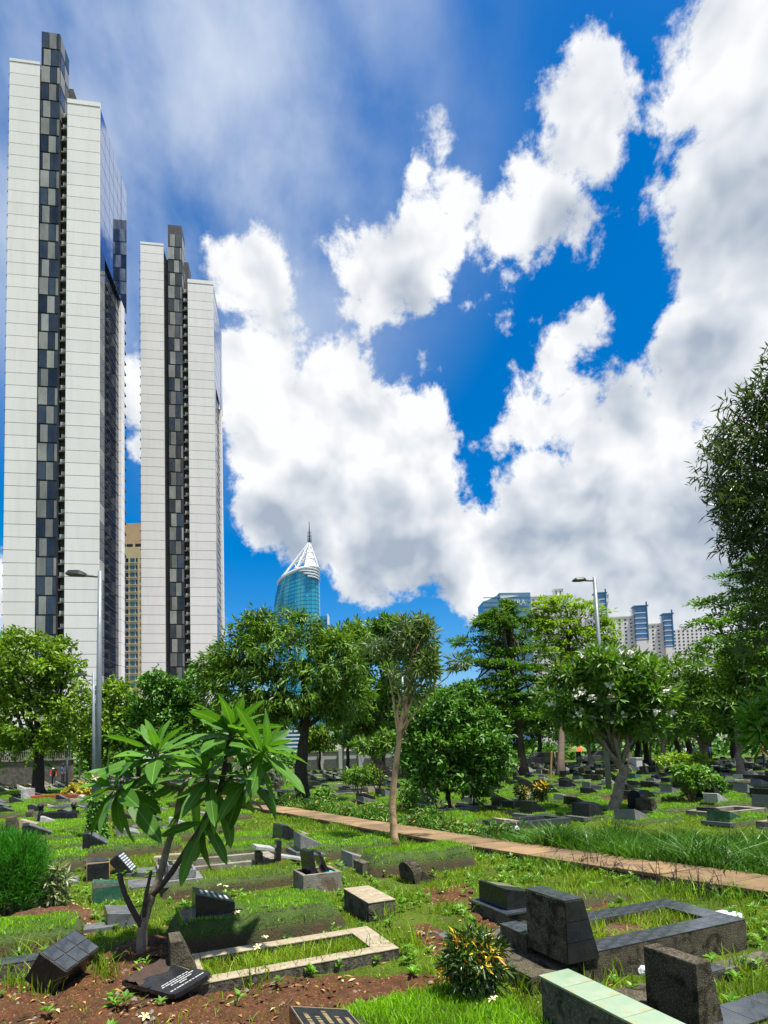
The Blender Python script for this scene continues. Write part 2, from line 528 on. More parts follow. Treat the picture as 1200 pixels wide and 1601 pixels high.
# leaves
Mt['plumleaf'] = leafmat('plumeria_leaf', (0.055, 0.19, 0.022), (0.068, 0.20, 0.028), rib=True, rough=0.5, trans=0.42, spec=0.22)
Mt['plumleaf2'] = leafmat('far_plumeria_leaf', (0.040, 0.115, 0.018), (0.105, 0.245, 0.034), (0.20, 0.29, 0.05), 0.10, trans=0.3, patch=1.2)
Mt['droop'] = leafmat('drooping_leaf', (0.034, 0.105, 0.012), (0.105, 0.235, 0.020), (0.20, 0.28, 0.03), 0.08, trans=0.32, patch=0.9)
Mt['broad'] = leafmat('broad_leaf', (0.050, 0.135, 0.010), (0.155, 0.300, 0.020), (0.19, 0.27, 0.04), 0.10, trans=0.35, patch=0.8)
Mt['layer'] = leafmat('tier_leaf', (0.032, 0.105, 0.014), (0.085, 0.215, 0.024), (0.13, 0.22, 0.04), 0.08, trans=0.32, patch=0.7)
Mt['bright'] = leafmat('bright_leaf', (0.10, 0.24, 0.014), (0.21, 0.37, 0.025), (0.24, 0.34, 0.05), 0.15, trans=0.4, patch=0.8)
Mt['shrub'] = leafmat('shrub_leaf', (0.030, 0.115, 0.014), (0.075, 0.220, 0.024), (0.13, 0.27, 0.05), 0.12, trans=0.3, patch=1.5)
Mt['olive'] = leafmat('grey_green_leaf', (0.030, 0.075, 0.022), (0.070, 0.13, 0.042), (0.14, 0.18, 0.09), 0.12, rough=0.35, trans=0.25, spec=0.5, patch=1.3)
Mt['dracaena'] = leafmat('strap_leaf', (0.11, 0.20, 0.075), (0.12, 0.21, 0.085), (0.22, 0.29, 0.15), 0.2, trans=0.25, patch=2)
Mt['grass'] = leafmat('grass_blade', (0.15, 0.31, 0.010), (0.17, 0.31, 0.014), (0.33, 0.35, 0.08), 0.08, rough=0.5, trans=0.35, spec=0.25, patch=1.6)
Mt['lawn'] = leafmat('lawn_blade', (0.155, 0.40, 0.008), (0.18, 0.42, 0.011), (0.20, 0.36, 0.05), 0.05, rough=0.5, trans=0.35, spec=0.25, patch=2.5)
Mt['moss'] = leafmat('dark_turf_blade', (0.040, 0.085, 0.012), (0.075, 0.12, 0.02), (0.12, 0.08, 0.03), 0.25, rough=0.7, trans=0.2, patch=6)
Mt['strap'] = leafmat('long_grass_blade', (0.036, 0.125, 0.012), (0.066, 0.19, 0.020), (0.11, 0.25, 0.05), 0.1, rough=0.4, trans=0.3, patch=1.2)
Mt['fern'] = leafmat('feathery_leaf', (0.022, 0.15, 0.012), (0.05, 0.26, 0.02), rough=0.6, trans=0.3, patch=4)
Mt['weed'] = leafmat('weed_leaf', (0.06, 0.18, 0.02), (0.12, 0.30, 0.035), (0.2, 0.32, 0.09), 0.1, trans=0.35, patch=3)
Mt['varieg'] = leafmat('cream_edged_leaf', (0.08, 0.15, 0.06), (0.16, 0.23, 0.11), (0.45, 0.48, 0.30), 0.3, trans=0.25, patch=5)
Mt['croton'] = leafmat('croton_leaf', (0.018, 0.055, 0.012), (0.045, 0.105, 0.02), (0.09, 0.15, 0.02), 0.2, rough=0.3, trans=0.2, spec=0.5, patch=8)
Mt['crotony'] = leafmat('yellow_croton_leaf', (0.62, 0.42, 0.03), (0.70, 0.55, 0.08), (0.55, 0.22, 0.02), 0.15, rough=0.35, trans=0.3, patch=8)
Mt['dry'] = leafmat('dry_leaf', (0.20, 0.11, 0.05), (0.36, 0.23, 0.11), (0.55, 0.45, 0.25), 0.2, rough=0.8, trans=0.1, patch=6)
Mt['yellowleaf'] = leafmat('yellow_leaf', (0.5, 0.38, 0.04), (0.42, 0.40, 0.06), (0.3, 0.35, 0.06), 0.3, trans=0.3, patch=5)


def ground_material():
    m = bpy.data.materials.new('ground_cover')
    m.use_nodes = True
    t = NT(m.node_tree)
    p = m.node_tree.nodes['Principled BSDF']
    tx = t.n('ShaderNodeTexCoord').outputs['Object']
    at_ = t.n('ShaderNodeAttribute', attribute_name='soil')
    n1 = t.noise(tx, 1.3, 6, 0.65)
    n2 = t.noise(tx, 18, 5, 0.7)
    turf = t.mix(t.ramp(n1, 0.35, 0.65), (0.040, 0.075, 0.006), (0.075, 0.125, 0.010))
    turf = t.mix(t.ramp(n2, 0.5, 0.68), turf, (0.075, 0.055, 0.022))
    dirt = t.mix(t.ramp(n2, 0.35, 0.7), (0.075, 0.030, 0.013), (0.125, 0.055, 0.026))
    dirt = t.mix(t.ramp(t.noise(tx, 60, 3, 0.6), 0.56, 0.66), dirt, (0.20, 0.115, 0.06))
    dirt = t.mix(t.ramp(t.noise(tx, 5, 4, 0.6), 0.5, 0.7), dirt, (0.065, 0.035, 0.02))
    sp_ = t.n('ShaderNodeSeparateXYZ')
    t.put(sp_.inputs[0], tx)
    turf = t.mix(t.ramp(sp_.outputs[1], 84.0, 96.0), turf, t.mix(t.ramp(t.noise(tx, 0.05, 4, 0.6), 0.4, 0.6), (0.16, 0.155, 0.145), (0.22, 0.21, 0.20)))   # paved city beyond the cemetery
    k = t.m('ADD', at_.outputs['Fac'], t.m('MULTIPLY_ADD', n2, 0.7, -0.35))
    t.put(p.inputs['Base Color'], t.mix(t.ramp(k, 0.35, 0.65), turf, dirt))
    p.inputs['Roughness'].default_value = 0.95
    p.inputs['Specular IOR Level'].default_value = 0.15
    b = t.n('ShaderNodeBump')
    b.inputs['Strength'].default_value = 1.0
    b.inputs['Distance'].default_value = 0.03
    t.put(b.inputs['Height'], t.m('ADD', t.noise(tx, 22, 8, 0.7), t.m('MULTIPLY', t.noise(tx, 90, 4, 0.7), 0.4)))
    t.t.links.new(b.outputs[0], p.inputs['Normal'])
    return m


# ------------------------------------------------------------------ ground
def inpoly(x, y, poly):
    r = np.zeros(np.shape(x), bool)
    k = len(poly)
    for i in range(k):
        x1, y1 = poly[i]
        x2, y2 = poly[(i + 1) % k]
        c = ((y1 > y) != (y2 > y)) & (x < (x2 - x1) * (y - y1) / (y2 - y1 + 1e-12) + x1)
        r ^= c
    return r


def pxpoly(pts):
    return [tuple(gp(a, b)[:2]) for a, b in pts]


SOIL = [pxpoly(p) for p in (
    [(-120, 1535), (60, 1540), (130, 1520), (200, 1470), (280, 1470), (290, 1540), (420, 1535), (560, 1525), (690, 1520), (700, 1550), (560, 1570), (480, 1601), (430, 1680), (-150, 1680)],
    [(-60, 1420), (120, 1410), (150, 1440), (160, 1460), (120, 1468), (-60, 1450)],
    [(660, 1390), (730, 1380), (740, 1400), (680, 1420)],
    [(640, 1440), (700, 1460), (690, 1500), (650, 1470)],
    [(880, 1400), (960, 1395), (950, 1420), (900, 1425)],
    [(400, 1345), (440, 1340), (460, 1365), (410, 1365)],
    [(150, 1345), (185, 1345), (180, 1368), (155, 1368)],
    [(860, 1245), (960, 1240), (1000, 1252), (870, 1256)],
    [(1010, 1243), (1130, 1240), (1120, 1252), (1010, 1254)],
    [(720, 1400), (800, 1440), (800, 1470), (740, 1440)],
)]
PATH = [(7.1, 0.5), (6.55, 3.0), (5.80, 6.3), (4.95, 10.6), (3.95, 17.8), (3.0, 25.0)]     # near edge in u, n
PATHW = 0.82


def path_u(n):
    return np.interp(n, [p[1] for p in PATH], [p[0] for p in PATH])


def soilmask(x, y):
    s = np.zeros(np.shape(x))
    for p in SOIL:
        s = np.maximum(s, inpoly(x, y, p).astype(float))
    return s


def axis(lo, hi, step, far):
    a = list(np.arange(lo, hi + 1e-6, step))
    d, x = step, hi
    up = []
    while x < far:
        d *= 1.35
        x += d
        up.append(x)
    d, x = step, lo
    dn = []
    while x > -far:
        d *= 1.35
        x -= d
        dn.append(x)
    return np.array(dn[::-1] + a + up)


gx = axis(-9, 9, 0.09, 3500)
gy = axis(2.4, 16, 0.09, 3500)
XX, YY = np.meshgrid(gx, gy)
near = np.exp(-(np.hypot(XX, YY) / 14) ** 2)
sm = soilmask(XX, YY)
ZZ = gz(XX, YY) + rng.normal(0, 0.007, XX.shape) * near * (1 + 1.6 * sm)
nx, ny = len(gx), len(gy)
idx = np.arange(nx * ny).reshape(ny, nx)
Q = np.stack([idx[:-1, :-1], idx[:-1, 1:], idx[1:, 1:], idx[1:, :-1]], -1).reshape(-1)
Mt['ground'] = ground_material()
ground = rawmesh('ground', np.stack([XX, YY, ZZ], -1).reshape(-1, 3), Q, 4, Mt['ground'], smooth=True, kind='structure')
# soften the soil mask a little before storing it
for _ in range(2):
    sm[1:-1, 1:-1] = (sm[1:-1, 1:-1] * 2 + sm[:-2, 1:-1] + sm[2:, 1:-1] + sm[1:-1, :-2] + sm[1:-1, 2:]) / 6
a_ = ground.data.attributes.new('soil', 'FLOAT', 'POINT')
a_.data.foreach_set('value', sm.reshape(-1).astype(np.float32))

# footpath: a raised kerb body with separate pavers on it
path = link('path', None, None, kind='structure')
kb = MB()
ns = np.arange(0.5, 25.01, 0.5)
vs, fs = [], []
for n_ in ns:
    for du, z in ((0, -0.1), (0, 0.085), (PATHW, 0.085), (PATHW, -0.1)):
        p = G(path_u(n_) + du, n_)
        vs.append((p.x, p.y, z))
for i in range(len(ns) - 1):
    for j in range(3):
        fs.append((i * 4 + j, i * 4 + 4 + j, i * 4 + 5 + j, i * 4 + 1 + j))
kb.add(vs, fs)
kb.build('path_bed', Mt['pathedge'], path)
n_ = 0.6
while n_ < 24.3:
    l = rnd.uniform(0.62, 0.78)
    m_ = MB()
    a0, a1 = n_ + 0.012, n_ + l - 0.012
    zt = 0.115 + rnd.uniform(-0.008, 0.008)
    tilt = rnd.uniform(-0.006, 0.006)
    q = [G(path_u(nn) + du, nn) for nn in (a0, a1) for du in (-0.02, PATHW + 0.02)]
    cx = sum((p for p in q), Vector()) / 4
    vs = [(p.x - cx.x, p.y - cx.y, z + (tilt if i % 2 else -tilt)) for z in (0.07, zt) for i, p in enumerate(q)]
    m_.add(vs, [(0, 1, 3, 2), (4, 6, 7, 5), (0, 4, 5, 1), (2, 3, 7, 6), (0, 2, 6, 4), (1, 5, 7, 3)])
    m_.build('paver', Mt['path'], path, bevel=0.008, loc=(cx.x, cx.y, 0))
    n_ += l

OBST = []   # oriented rectangles the grass keeps out of: centre u, n, half sizes


def keep_out(u0, u1, n0, n1):
    OBST.append((u0, u1, n0, n1))

# ------------------------------------------------------------------ skyscrapers
Mt['cladding'] = mk('white_cladding', (0.86, 0.825, 0.81), (0.90, 0.865, 0.85), 0.15, 0.5, detail=4, stain=(0.74, 0.705, 0.69), stscale=0.9, stamt=0.25, world=(1, 1, 0.10), objvar=0.04)
Mt['joint'] = mk('panel_joint', (0.20, 0.20, 0.20), (0.16, 0.16, 0.16), 1, 0.8)
Mt['palepanel'] = mk('pale_bay_panel', (0.24, 0.24, 0.225), (0.34, 0.34, 0.32), 0.5, 0.35, world=(1, 1, 0.4), objvar=0.45)
Mt['slatepanel'] = mk('slate_glass', (0.065, 0.08, 0.095), (0.11, 0.125, 0.14), 0.5, 0.12, metal=0.4, world=(1, 1, 0.4), objvar=0.5)
Mt['bayframe'] = mk('bay_frame', (0.028, 0.03, 0.036), (0.04, 0.042, 0.05), 1, 0.5)
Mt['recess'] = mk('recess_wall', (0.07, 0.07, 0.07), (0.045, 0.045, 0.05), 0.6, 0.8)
Mt['skyglass'] = glassmat('mirror_glass', (0.12, 0.25, 0.56), (0.16, 0.32, 0.64), 0.04, 0.95)
Mt['darkglass'] = glassmat('dark_glass', (0.03, 0.045, 0.085), (0.05, 0.07, 0.12), 0.06, 0.7)
Mt['acunit'] = mk('ac_unit', (0.42, 0.42, 0.40), (0.50, 0.50, 0.48), 3, 0.5)


def hit(P0, d, px, py):
    """distance along the line P0 + s d (plan) where it meets the photo column px"""
    r = ray(px, py)
    return (r.x * P0.y - r.y * P0.x) / (r.y * d.x - r.x * d.y)


def tower(label, px, py_l, py_r, py_fin, Y, th, side_px, n_bay):
    """px: six photo columns: left slab l/r, bay l/r, right slab l/r"""
    d = Vector((math.cos(th), math.sin(th), 0))
    P0 = at(px[0], py_l, Y)
    Hl = P0.z
    base = Vector((P0.x, P0.y, 0))
    s = [0.0] + [hit(base, d, q, (py_l if i < 2 else py_r)) for i, q in enumerate(px[1:])]
    r = ray(px[5], py_r)
    c = base + d * s[5]
    Hr = EYE + r.z / r.y * c.y
    r = ray(px[2], py_fin)
    c = base + d * s[2]
    Hf = EYE + r.z / r.y * c.y
    bd = Vector((-d.y, d.x, 0))
    c = base + d * s[5]
    Ld = hit(c, bd, side_px, py_r + 90)
    t = empty('skyscraper', base, th, label, 'skyscraper', 'pair of white residential towers')
    fh = Hl / (n_bay - 1)
    ph = fh / 1.5
    # cores behind the cladding
    m = MB()
    m.box(s[0] + 0.05, s[1] - 0.05, 0.12, Ld, 0, Hl - 0.4)
    m.box(s[1] - 0.05, s[4] + 0.05, 1.6, Ld, 0, Hr - 1)
    m.box(s[4] + 0.05, s[5] - 0.15, 0.12, 0.29, 0, Hr - 0.4).box(s[4] + 0.05, s[5] - 0.9, 0.29, Ld - 0.2, 0, Hr - 0.4)
    m.build('core_wall', Mt['joint'], t)
    for a, b, Hh in ((s[0], s[1], Hl), (s[4], s[5], Hr)):
        me = MB().box(0, b - a, 0, 0.3, 0.05, ph - 0.05).mesh('panel', Mt['cladding'])
        k = 0
        while (k + 1) * ph <= Hh + 0.01:
            link('panel', me, t, (a, 0, k * ph))
            k += 1
        MB().box(a - 0.03, b + 0.03, -0.06, 0.5, k * ph + 0.02, Hh + 0.6).build('parapet', Mt['cladding'], t)
        MB().box(a + 0.1, b - 0.1, 0.5, Ld - 0.5, Hh - 0.6, Hh).build('roof', Mt['joint'], t)
    # ledges on the free left edge
    me = MB().box(-0.35, 0.0, 0.35, 1.6, 0, 0.18).mesh('ledge', Mt['joint'])
    for k in range(3, int(Hl / ph)):
        link('ledge', me, t, (s[0], 0, k * ph))
    # fin shaft with the bay windows
    fl, fr = s[2], s[3]
    fw = fr - fl
    m = MB()
    m.box(fl + 0.02, fr - 0.02, 0.1, 4.5, 0, Hf - 0.1)
    m.box(fl + 0.5 * fw, fr + 0.9, 4.5, 8.5, Hr - 6, Hf - 6.5)
    m.box(fl + 0.6 * fw, fr + 1.6, 8.5, 12.5, Hr - 6, Hf - 11)
    m.build('fin_shaft', Mt['bayframe'], t)
    pats = [(('s', 0, .42), ('p', .42, .82), ('s', .82, 1)), (('p', 0, .48), ('s', .48, .84), ('p', .84, 1)), (('s', 0, .12), ('p', .12, .52), ('s', .52, 1)), (('p', 0, .18), ('s', .18, .55), ('p', .55, 1))]
    mes = {}
    k = 0
    while (k + 1) * fh <= Hf + 0.1:
        for typ, a, b in pats[(k * 5 + (k // 3)) % 4]:
            key = (typ, a, b)
            if key not in mes:
                mes[key] = MB().box(a * fw + 0.06, b * fw - 0.06, -0.05, 0.08, 0.16, fh - 0.16).mesh('bay_panel', Mt['palepanel' if typ == 'p' else 'slatepanel'])
            link('bay_panel', mes[key], t, (fl, 0, k * fh))
        k += 1
    mes2 = [MB().box(0.0, 0.08, 0.3, 2.3, 0.2, fh - 0.2).mesh('side_bay_panel', Mt[q]) for q in ('slatepanel', 'palepanel')]
    for k in range(int(Hr / fh) - 1, int(Hf / fh)):
        for j in range(2):
            link('side_bay_panel', mes2[(k + j) % 2], t, (fr + 0.0, j * 2.1, k * fh))
    # recessed service slot with an air conditioner on a ledge per storey
    me = MB().box(0, s[4] - s[3] - 0.1, 0.7, 1.5, 0, 0.22).mesh('slab_edge', Mt['joint'])
    me2 = MB().box(0.15, 1.15, 0.72, 1.2, 0.25, 1.0).box(0.3, 0.9, 0.69, 0.73, 0.33, 0.92).mesh('air_conditioner', Mt['acunit'], bevel=0.03)
    for k in range(1, int(Hr / ph)):
        link('slab_edge', me, t, (s[3] + 0.05, 0, k * ph))
        link('air_conditioner', me2, t, (s[3] + 0.1 + (k * 7 % 3) * 0.12, 0, k * ph))
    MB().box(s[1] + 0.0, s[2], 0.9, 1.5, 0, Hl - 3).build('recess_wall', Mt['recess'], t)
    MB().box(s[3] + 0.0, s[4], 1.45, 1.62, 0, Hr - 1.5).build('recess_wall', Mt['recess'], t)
    # glazed flank
    x0 = s[5]
    nz = int(Hr / fh)
    ncol = 5
    wcol = Ld * 0.76 / ncol
    gm = {q: MB().box(-0.12, 0.02, 0.05, wcol - 0.05, 0.06, fh - 0.06).mesh('pane', Mt[q]) for q in ('skyglass', 'darkglass', 'palepanel')}
    top = int(nz * 0.80)
    for k in range(nz):
        for j in range(ncol):
            q = 'skyglass' if k >= top else 'darkglass'
            xx = x0
            if k < top and j == 0 and k % 3 == 1:
                q = 'palepanel'
            if k < top and j > 0:
                xx = x0 - 0.5
            link('pane', gm[q], t, (xx, 0.3 + j * wcol, k * fh))
    m = MB()
    for k in range(top):
        m.box(x0 - 0.5, x0 - 0.40, wcol, Ld * 0.76, k * fh - 0.08, k * fh + 0.08)
        m.box(x0 - 0.5, x0 - 0.44, wcol, Ld * 0.76, k * fh + fh / 2 - 0.06, k * fh + fh / 2 + 0.06)
    m.build('sun_louvres', Mt['bayframe'], t)
    m = MB()
    for k in range(top, nz):
        m.box(x0 + 0.02, x0 + 0.035, 0.3, Ld * 0.76, k * fh - 0.03, k * fh + 0.03)
    m.build('mullions', Mt['bayframe'], t)
    me = MB().box(-0.1, 0.5, 0, Ld * 0.13, 0.04, ph - 0.04).mesh('side_panel', Mt['cladding'])
    for k in range(int(top * fh / ph)):
        link('side_panel', me, t, (x0 - 0.4, Ld * 0.77, k * ph))
    me = MB().prism([(0, 0), (0.45, 0.15), (0.45, 0.35), (0, 1.5)], 0.0, Ld * 0.09).mesh('balcony', Mt['bayframe'])
    for k in range(int(top * fh / ph)):
        link('balcony', me, t, (x0 - 0.45, Ld * 0.905, k * ph))
    gm2 = MB().box(-0.12, 0.02, 0.0, Ld * 0.22, 0.06, fh - 0.06).mesh('pane', Mt['skyglass'])
    for k in range(top, nz):
        link('pane', gm2, t, (x0 + 0.05, Ld * 0.775, k * fh))
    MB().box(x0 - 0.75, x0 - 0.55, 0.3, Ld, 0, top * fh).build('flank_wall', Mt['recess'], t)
    # roof rail
    m = MB()
    for q in (0.25, 0.65):
        m.tube([(s[4] + (s[5] - s[4]) * q, 5, Hr), (s[4] + (s[5] - s[4]) * q, 5, Hr + 2.2)], 0.12, 6)
    m.tube([(s[4] + (s[5] - s[4]) * .25, 5, Hr + 2.2), (s[4] + (s[5] - s[4]) * .65, 5, Hr + 2.2)], 0.12, 6)
    m.build('roof_rail', Mt['bayframe'], t)
    return t


tower('taller white panelled skyscraper with a dark window bay at the picture edge', (15, 62, 64, 93, 105, 156), 95, 165, 48, 106, rad(8.5), 197, 39)
tower('shorter looking white panelled skyscraper standing behind the other one', (219, 255, 262, 284, 293, 333), 381, 443, 350, 145, rad(8.5), 346, 39)

# ------------------------------------------------------------------ beige apartment tower seen between them
Mt['cream'] = mk('cream_render', (0.52, 0.43, 0.24), (0.46, 0.38, 0.21), 0.2, 0.8)
Mt['creamcap'] = mk('tan_render', (0.50, 0.34, 0.19), (0.46, 0.31, 0.17), 0.2, 0.8)
Mt['tealglass'] = glassmat('teal_window', (0.06, 0.16, 0.17), (0.10, 0.22, 0.23), 0.1, 0.5)
Y = 250
a, b = at(180, 818, Y), at(236, 818, Y)
W = b.x - a.x
t = empty('apartment_tower', (a.x, Y, 0), 0.02, 'cream apartment tower with teal windows seen between the white skyscrapers', 'apartment tower')
Ht = a.z
MB().box(0, W, 0, 14, 0, Ht - 11).build('wall', Mt['cream'], t)
MB().box(0.4, W - 0.4, 0.4, 13, Ht - 9.4, Ht).build('roof', Mt['creamcap'], t)
MB().box(0.8, W - 0.8, 0.8, 12, Ht - 11, Ht - 9.4).build('roof_gap', Mt['bayframe'], t)
m = MB()
for k in range(5):
    m.box(0.2 + k * (W - 1) / 4, 1.0 + k * (W - 1) / 4, 0.1, 0.8, Ht - 11, Ht - 9.4)
m.build('roof_pier', Mt['cream'], t)
for c0, w_, mt in ((0.28, 1.3, 'darkglass'), (0.41, 2.0, 'tealglass'), (0.57, .7, 'darkglass'), (0.70, 1.8, 'darkglass'), (0.88, 1.6, 'tealglass'), (0.08, 1.6, 'tealglass')):
    m, m2 = MB(), MB()
    k = 0
    while k * 3.3 < Ht - 16:
        z = 1.0 + k * 3.3
        m.box(c0 * W, c0 * W + w_, -0.05, 0.3, z, z + 2.0)
        m2.box(c0 * W - .2, c0 * W + w_ + .2, -0.35, 0.2, z - .35, z - .05)
        k += 1
    m.build('window_column', Mt[mt], t, kind='stuff')
    m2.build('sill_column', Mt['cream'], t, kind='stuff')

# ------------------------------------------------------------------ curved blue glass tower with a white lattice crown
Mt['blueglass'] = glassmat('turquoise_glass', (0.03, 0.33, 0.46), (0.05, 0.40, 0.52), 0.14, 0.35, 0.05)
Mt['bluedark'] = glassmat('deep_blue_glass', (0.015, 0.12, 0.25), (0.02, 0.16, 0.30), 0.08, 0.5)
Mt['steelwhite'] = mk('white_steel', (0.66, 0.68, 0.70), (0.60, 0.62, 0.64), 0.1, 0.45)
Y = 620.0
k_ = Y / FPX
c0 = at(471, 1000, Y)
t = empty('glass_tower', (c0.x, Y, 0), 0.0, 'turquoise curved glass tower with white lattice crown and tall spire', 'glass tower')


def zat(py, px=475):
    return at(px, py, Y).z


# plan: a rounded blade, wide to the left, tight round nose to the right
def plan(sc, xl=-31, xr=30):
    pts = []
    for i in range(25):
        a_ = math.pi * (1 - i / 24)
        x = math.cos(a_)
        y = -math.sin(a_) ** 0.8
        X = (x * 0.5 + 0.5) * (xr - xl) + xl
        pts.append((X * sc if X > 0 else X * sc, y * 20 * sc))
    return pts


zt_r, zt_l = zat(893), zat(912)
m = MB()
m2 = MB()
nf = 46
zb = 0
prev = None
floors = []
for k in range(nf + 1):
    f = k / nf
    sh = 1.0 if f < 0.72 else 1.0 - 0.40 * ((f - 0.72) / 0.28) ** 2.2      # the left edge leans in towards the top
    pl = plan(1.0, -22 * (0.62 + 0.38 * sh) - 8 * sh, 21)
    z = f * zt_r
    xl_ = pl[0][0]
    ring = [(x, y, z * (1 - 0.075 * f * f * max(0.0, (21 - x) / (21 - xl_)) ** 1.3)) for x, y in pl]
    floors.append(ring)
vs = [v for r_ in floors for v in r_]
fs = []
for k in range(nf):
    for j in range(24):
        fs.append((k * 25 + j, k * 25 + j + 1, (k + 1) * 25 + j + 1, (k + 1) * 25 + j))
m.add(vs, fs)
m.add([(x, y, z) for x, y, z in floors[-1]], [tuple(range(25))])
m.build('glass_skin', Mt['blueglass'], t, smooth=False)
m = MB()
for k in range(1, nf):
    m.tube([(x * 1.003, y * 1.003, z) for x, y, z in floors[k]], 0.16, 4)
m.build('floor_lines', Mt['bluedark'], t)
m = MB()
for j in range(2, 23, 2):
    m.tube([floors[k][j] for k in range(0, nf + 1, 3)], 0.14, 4)
m.build('mullions', Mt['bluedark'], t)
m = MB()
m.tube([(floors[k][8][0], floors[k][8][1] - .2, floors[k][8][2]) for k in range(26, 42)], 0.9, 6)
m.build('dark_slot', Mt['bluedark'], t)
for i in range(4):
    z = zt_r - 2.2 - i * 3.2
    m = MB()
    pl = plan(1.02, -18 + i * 5, 21)[10 + i:]
    m.tube([(x, y, z + 0.10 * (x - 21) * 0.5) for x, y in pl], 0.85, 6)
    m.build('white_band', Mt['steelwhite'], t)
m = MB()
m.tube([(x, y, z + 1.2) for x, y, z in floors[-1]], 1.7, 8)
m.build('crown_ring', Mt['steelwhite'], t)
apex = Vector((11.5, -3, zat(848)))
m = MB()
ring = [Vector((x, y, z + 2)) for x, y, z in floors[-1]]
for j in (2, 7, 12, 17, 22):
    m.tube([ring[j], apex + (ring[j] - apex) * 0.06], [1.3, 0.7], 6)
levels = (0.3, 0.55, 0.78)
for lv in levels:
    m.tube([p + (apex - p) * lv for p in ring[::3]], 0.75, 6)
lev = (0,) + levels + (0.93,)
for a_, b_ in zip(lev[:-1], lev[1:]):
    for j in range(2, 20, 5):
        m.tube([ring[j] + (apex - ring[j]) * a_, ring[min(j + 2, 24)] + (apex - ring[min(j + 2, 24)]) * b_, ring[min(j + 5, 24)] + (apex - ring[min(j + 5, 24)]) * a_], 0.6, 6)
m.build('crown_lattice', Mt['steelwhite'], t)
m = MB()
m.add([ring[j] + (apex - ring[j]) * q for q in (0.0, 0.95) for j in (15, 17, 19, 21)], [(0, 1, 5, 4), (1, 2, 6, 5), (2, 3, 7, 6)])
m.build('crown_panel', Mt['steelwhite'], t)
m = MB()
m.tube([apex - Vector((0, 0, 2)), apex + Vector((0, 0, 5)), Vector((apex.x, apex.y, zat(817)))], [1.6, 0.9, 0.2], 8)
for q in (0.25, 0.45):
    z = apex.z + (zat(817) - apex.z) * q
    m.tube([(apex.x - 2.2, apex.y, z), (apex.x + 2.2, apex.y, z)], 0.35, 5)
for dx in (-2, 2):
    m.tube([(apex.x + dx, apex.y, apex.z - 1), (apex.x + dx * 0.8, apex.y, apex.z + 9)], [0.4, 0.2], 6)
m.build('spire', Mt['darkmetal'], t)
m = MB()
wz = zat(966)
m.box(20, 29, -6, 8, 0, wz)
m.build('side_wing', Mt['blueglass'], t)
m = MB()
for k in range(int(wz / 4)):
    m.box(19.9, 29.2, -6.4, -5.9, k * 4, k * 4 + 1.0)
m.build('wing_floor_lines', Mt['bluedark'], t)
MB().box(29.02, 30.2, -7, 8, 0, wz + 2).build('wing_edge', Mt['steelwhite'], t)
m = MB()
for k in range(9):
    m.box(-34, 34, -26, -20.5, k * 4.0, k * 4.0 + 1.6)
m.build('podium_band', Mt['steelwhite'], t)

# ------------------------------------------------------------------ blue glass office with rooftop letters
Mt['officeglass'] = glassmat('office_glass', (0.10, 0.24, 0.36), (0.14, 0.30, 0.42), 0.12, 0.45)
Y = 420.0
a, b = at(755, 935, Y), at(830, 925, Y)
t = empty('office_building', (a.x, Y, 0), 0.06, 'blue glass office building with white rooftop letters behind the tiered trees', 'office building')
W = (b.x - a.x)
Ho = b.z
MB().box(W * 0.34, W, 0, 20, 0, Ho).build('wall', Mt['officeglass'], t)
MB().prism([(0, 0), (W * 0.34, 0), (W * 0.34, Ho - 1), (W * 0.10, Ho - 5), (0, Ho - 6)], 1.0, 18).build('wing', Mt['officeglass'], t)
m = MB()
for k in range(int(Ho / 3.6)):
    m.box(-0.1, W + 0.1, -0.22, -0.02, k * 3.6, k * 3.6 + 0.5)
m.build('floor_lines', Mt['bluedark'], t)
MB().prism([(W * 0.36, Ho - 4.2), (W * 0.60, Ho - 3.4), (W * 0.75, Ho - 2.6), (W * 0.60, Ho - 2.0), (W * 0.36, Ho - 2.2)], -0.5, -0.25).build('sign_emblem', Mt['steelwhite'], t)
cu = bpy.data.curves.new('sign_letters', 'FONT')
cu.body = 'ASTRA'
cu.size = 5.4
cu.extrude = 0.2
cu.align_x = 'CENTER'
tmp = bpy.data.objects.new('sign_letters', cu)
me = bpy.data.meshes.new_from_object(tmp)
bpy.data.objects.remove(tmp)
me.materials.append(Mt['steelwhite'])
sl = link('sign_letters', me, t, (W * 0.66, -0.6, Ho - 9.2))
sl.rotation_euler = (math.pi / 2, 0, 0)

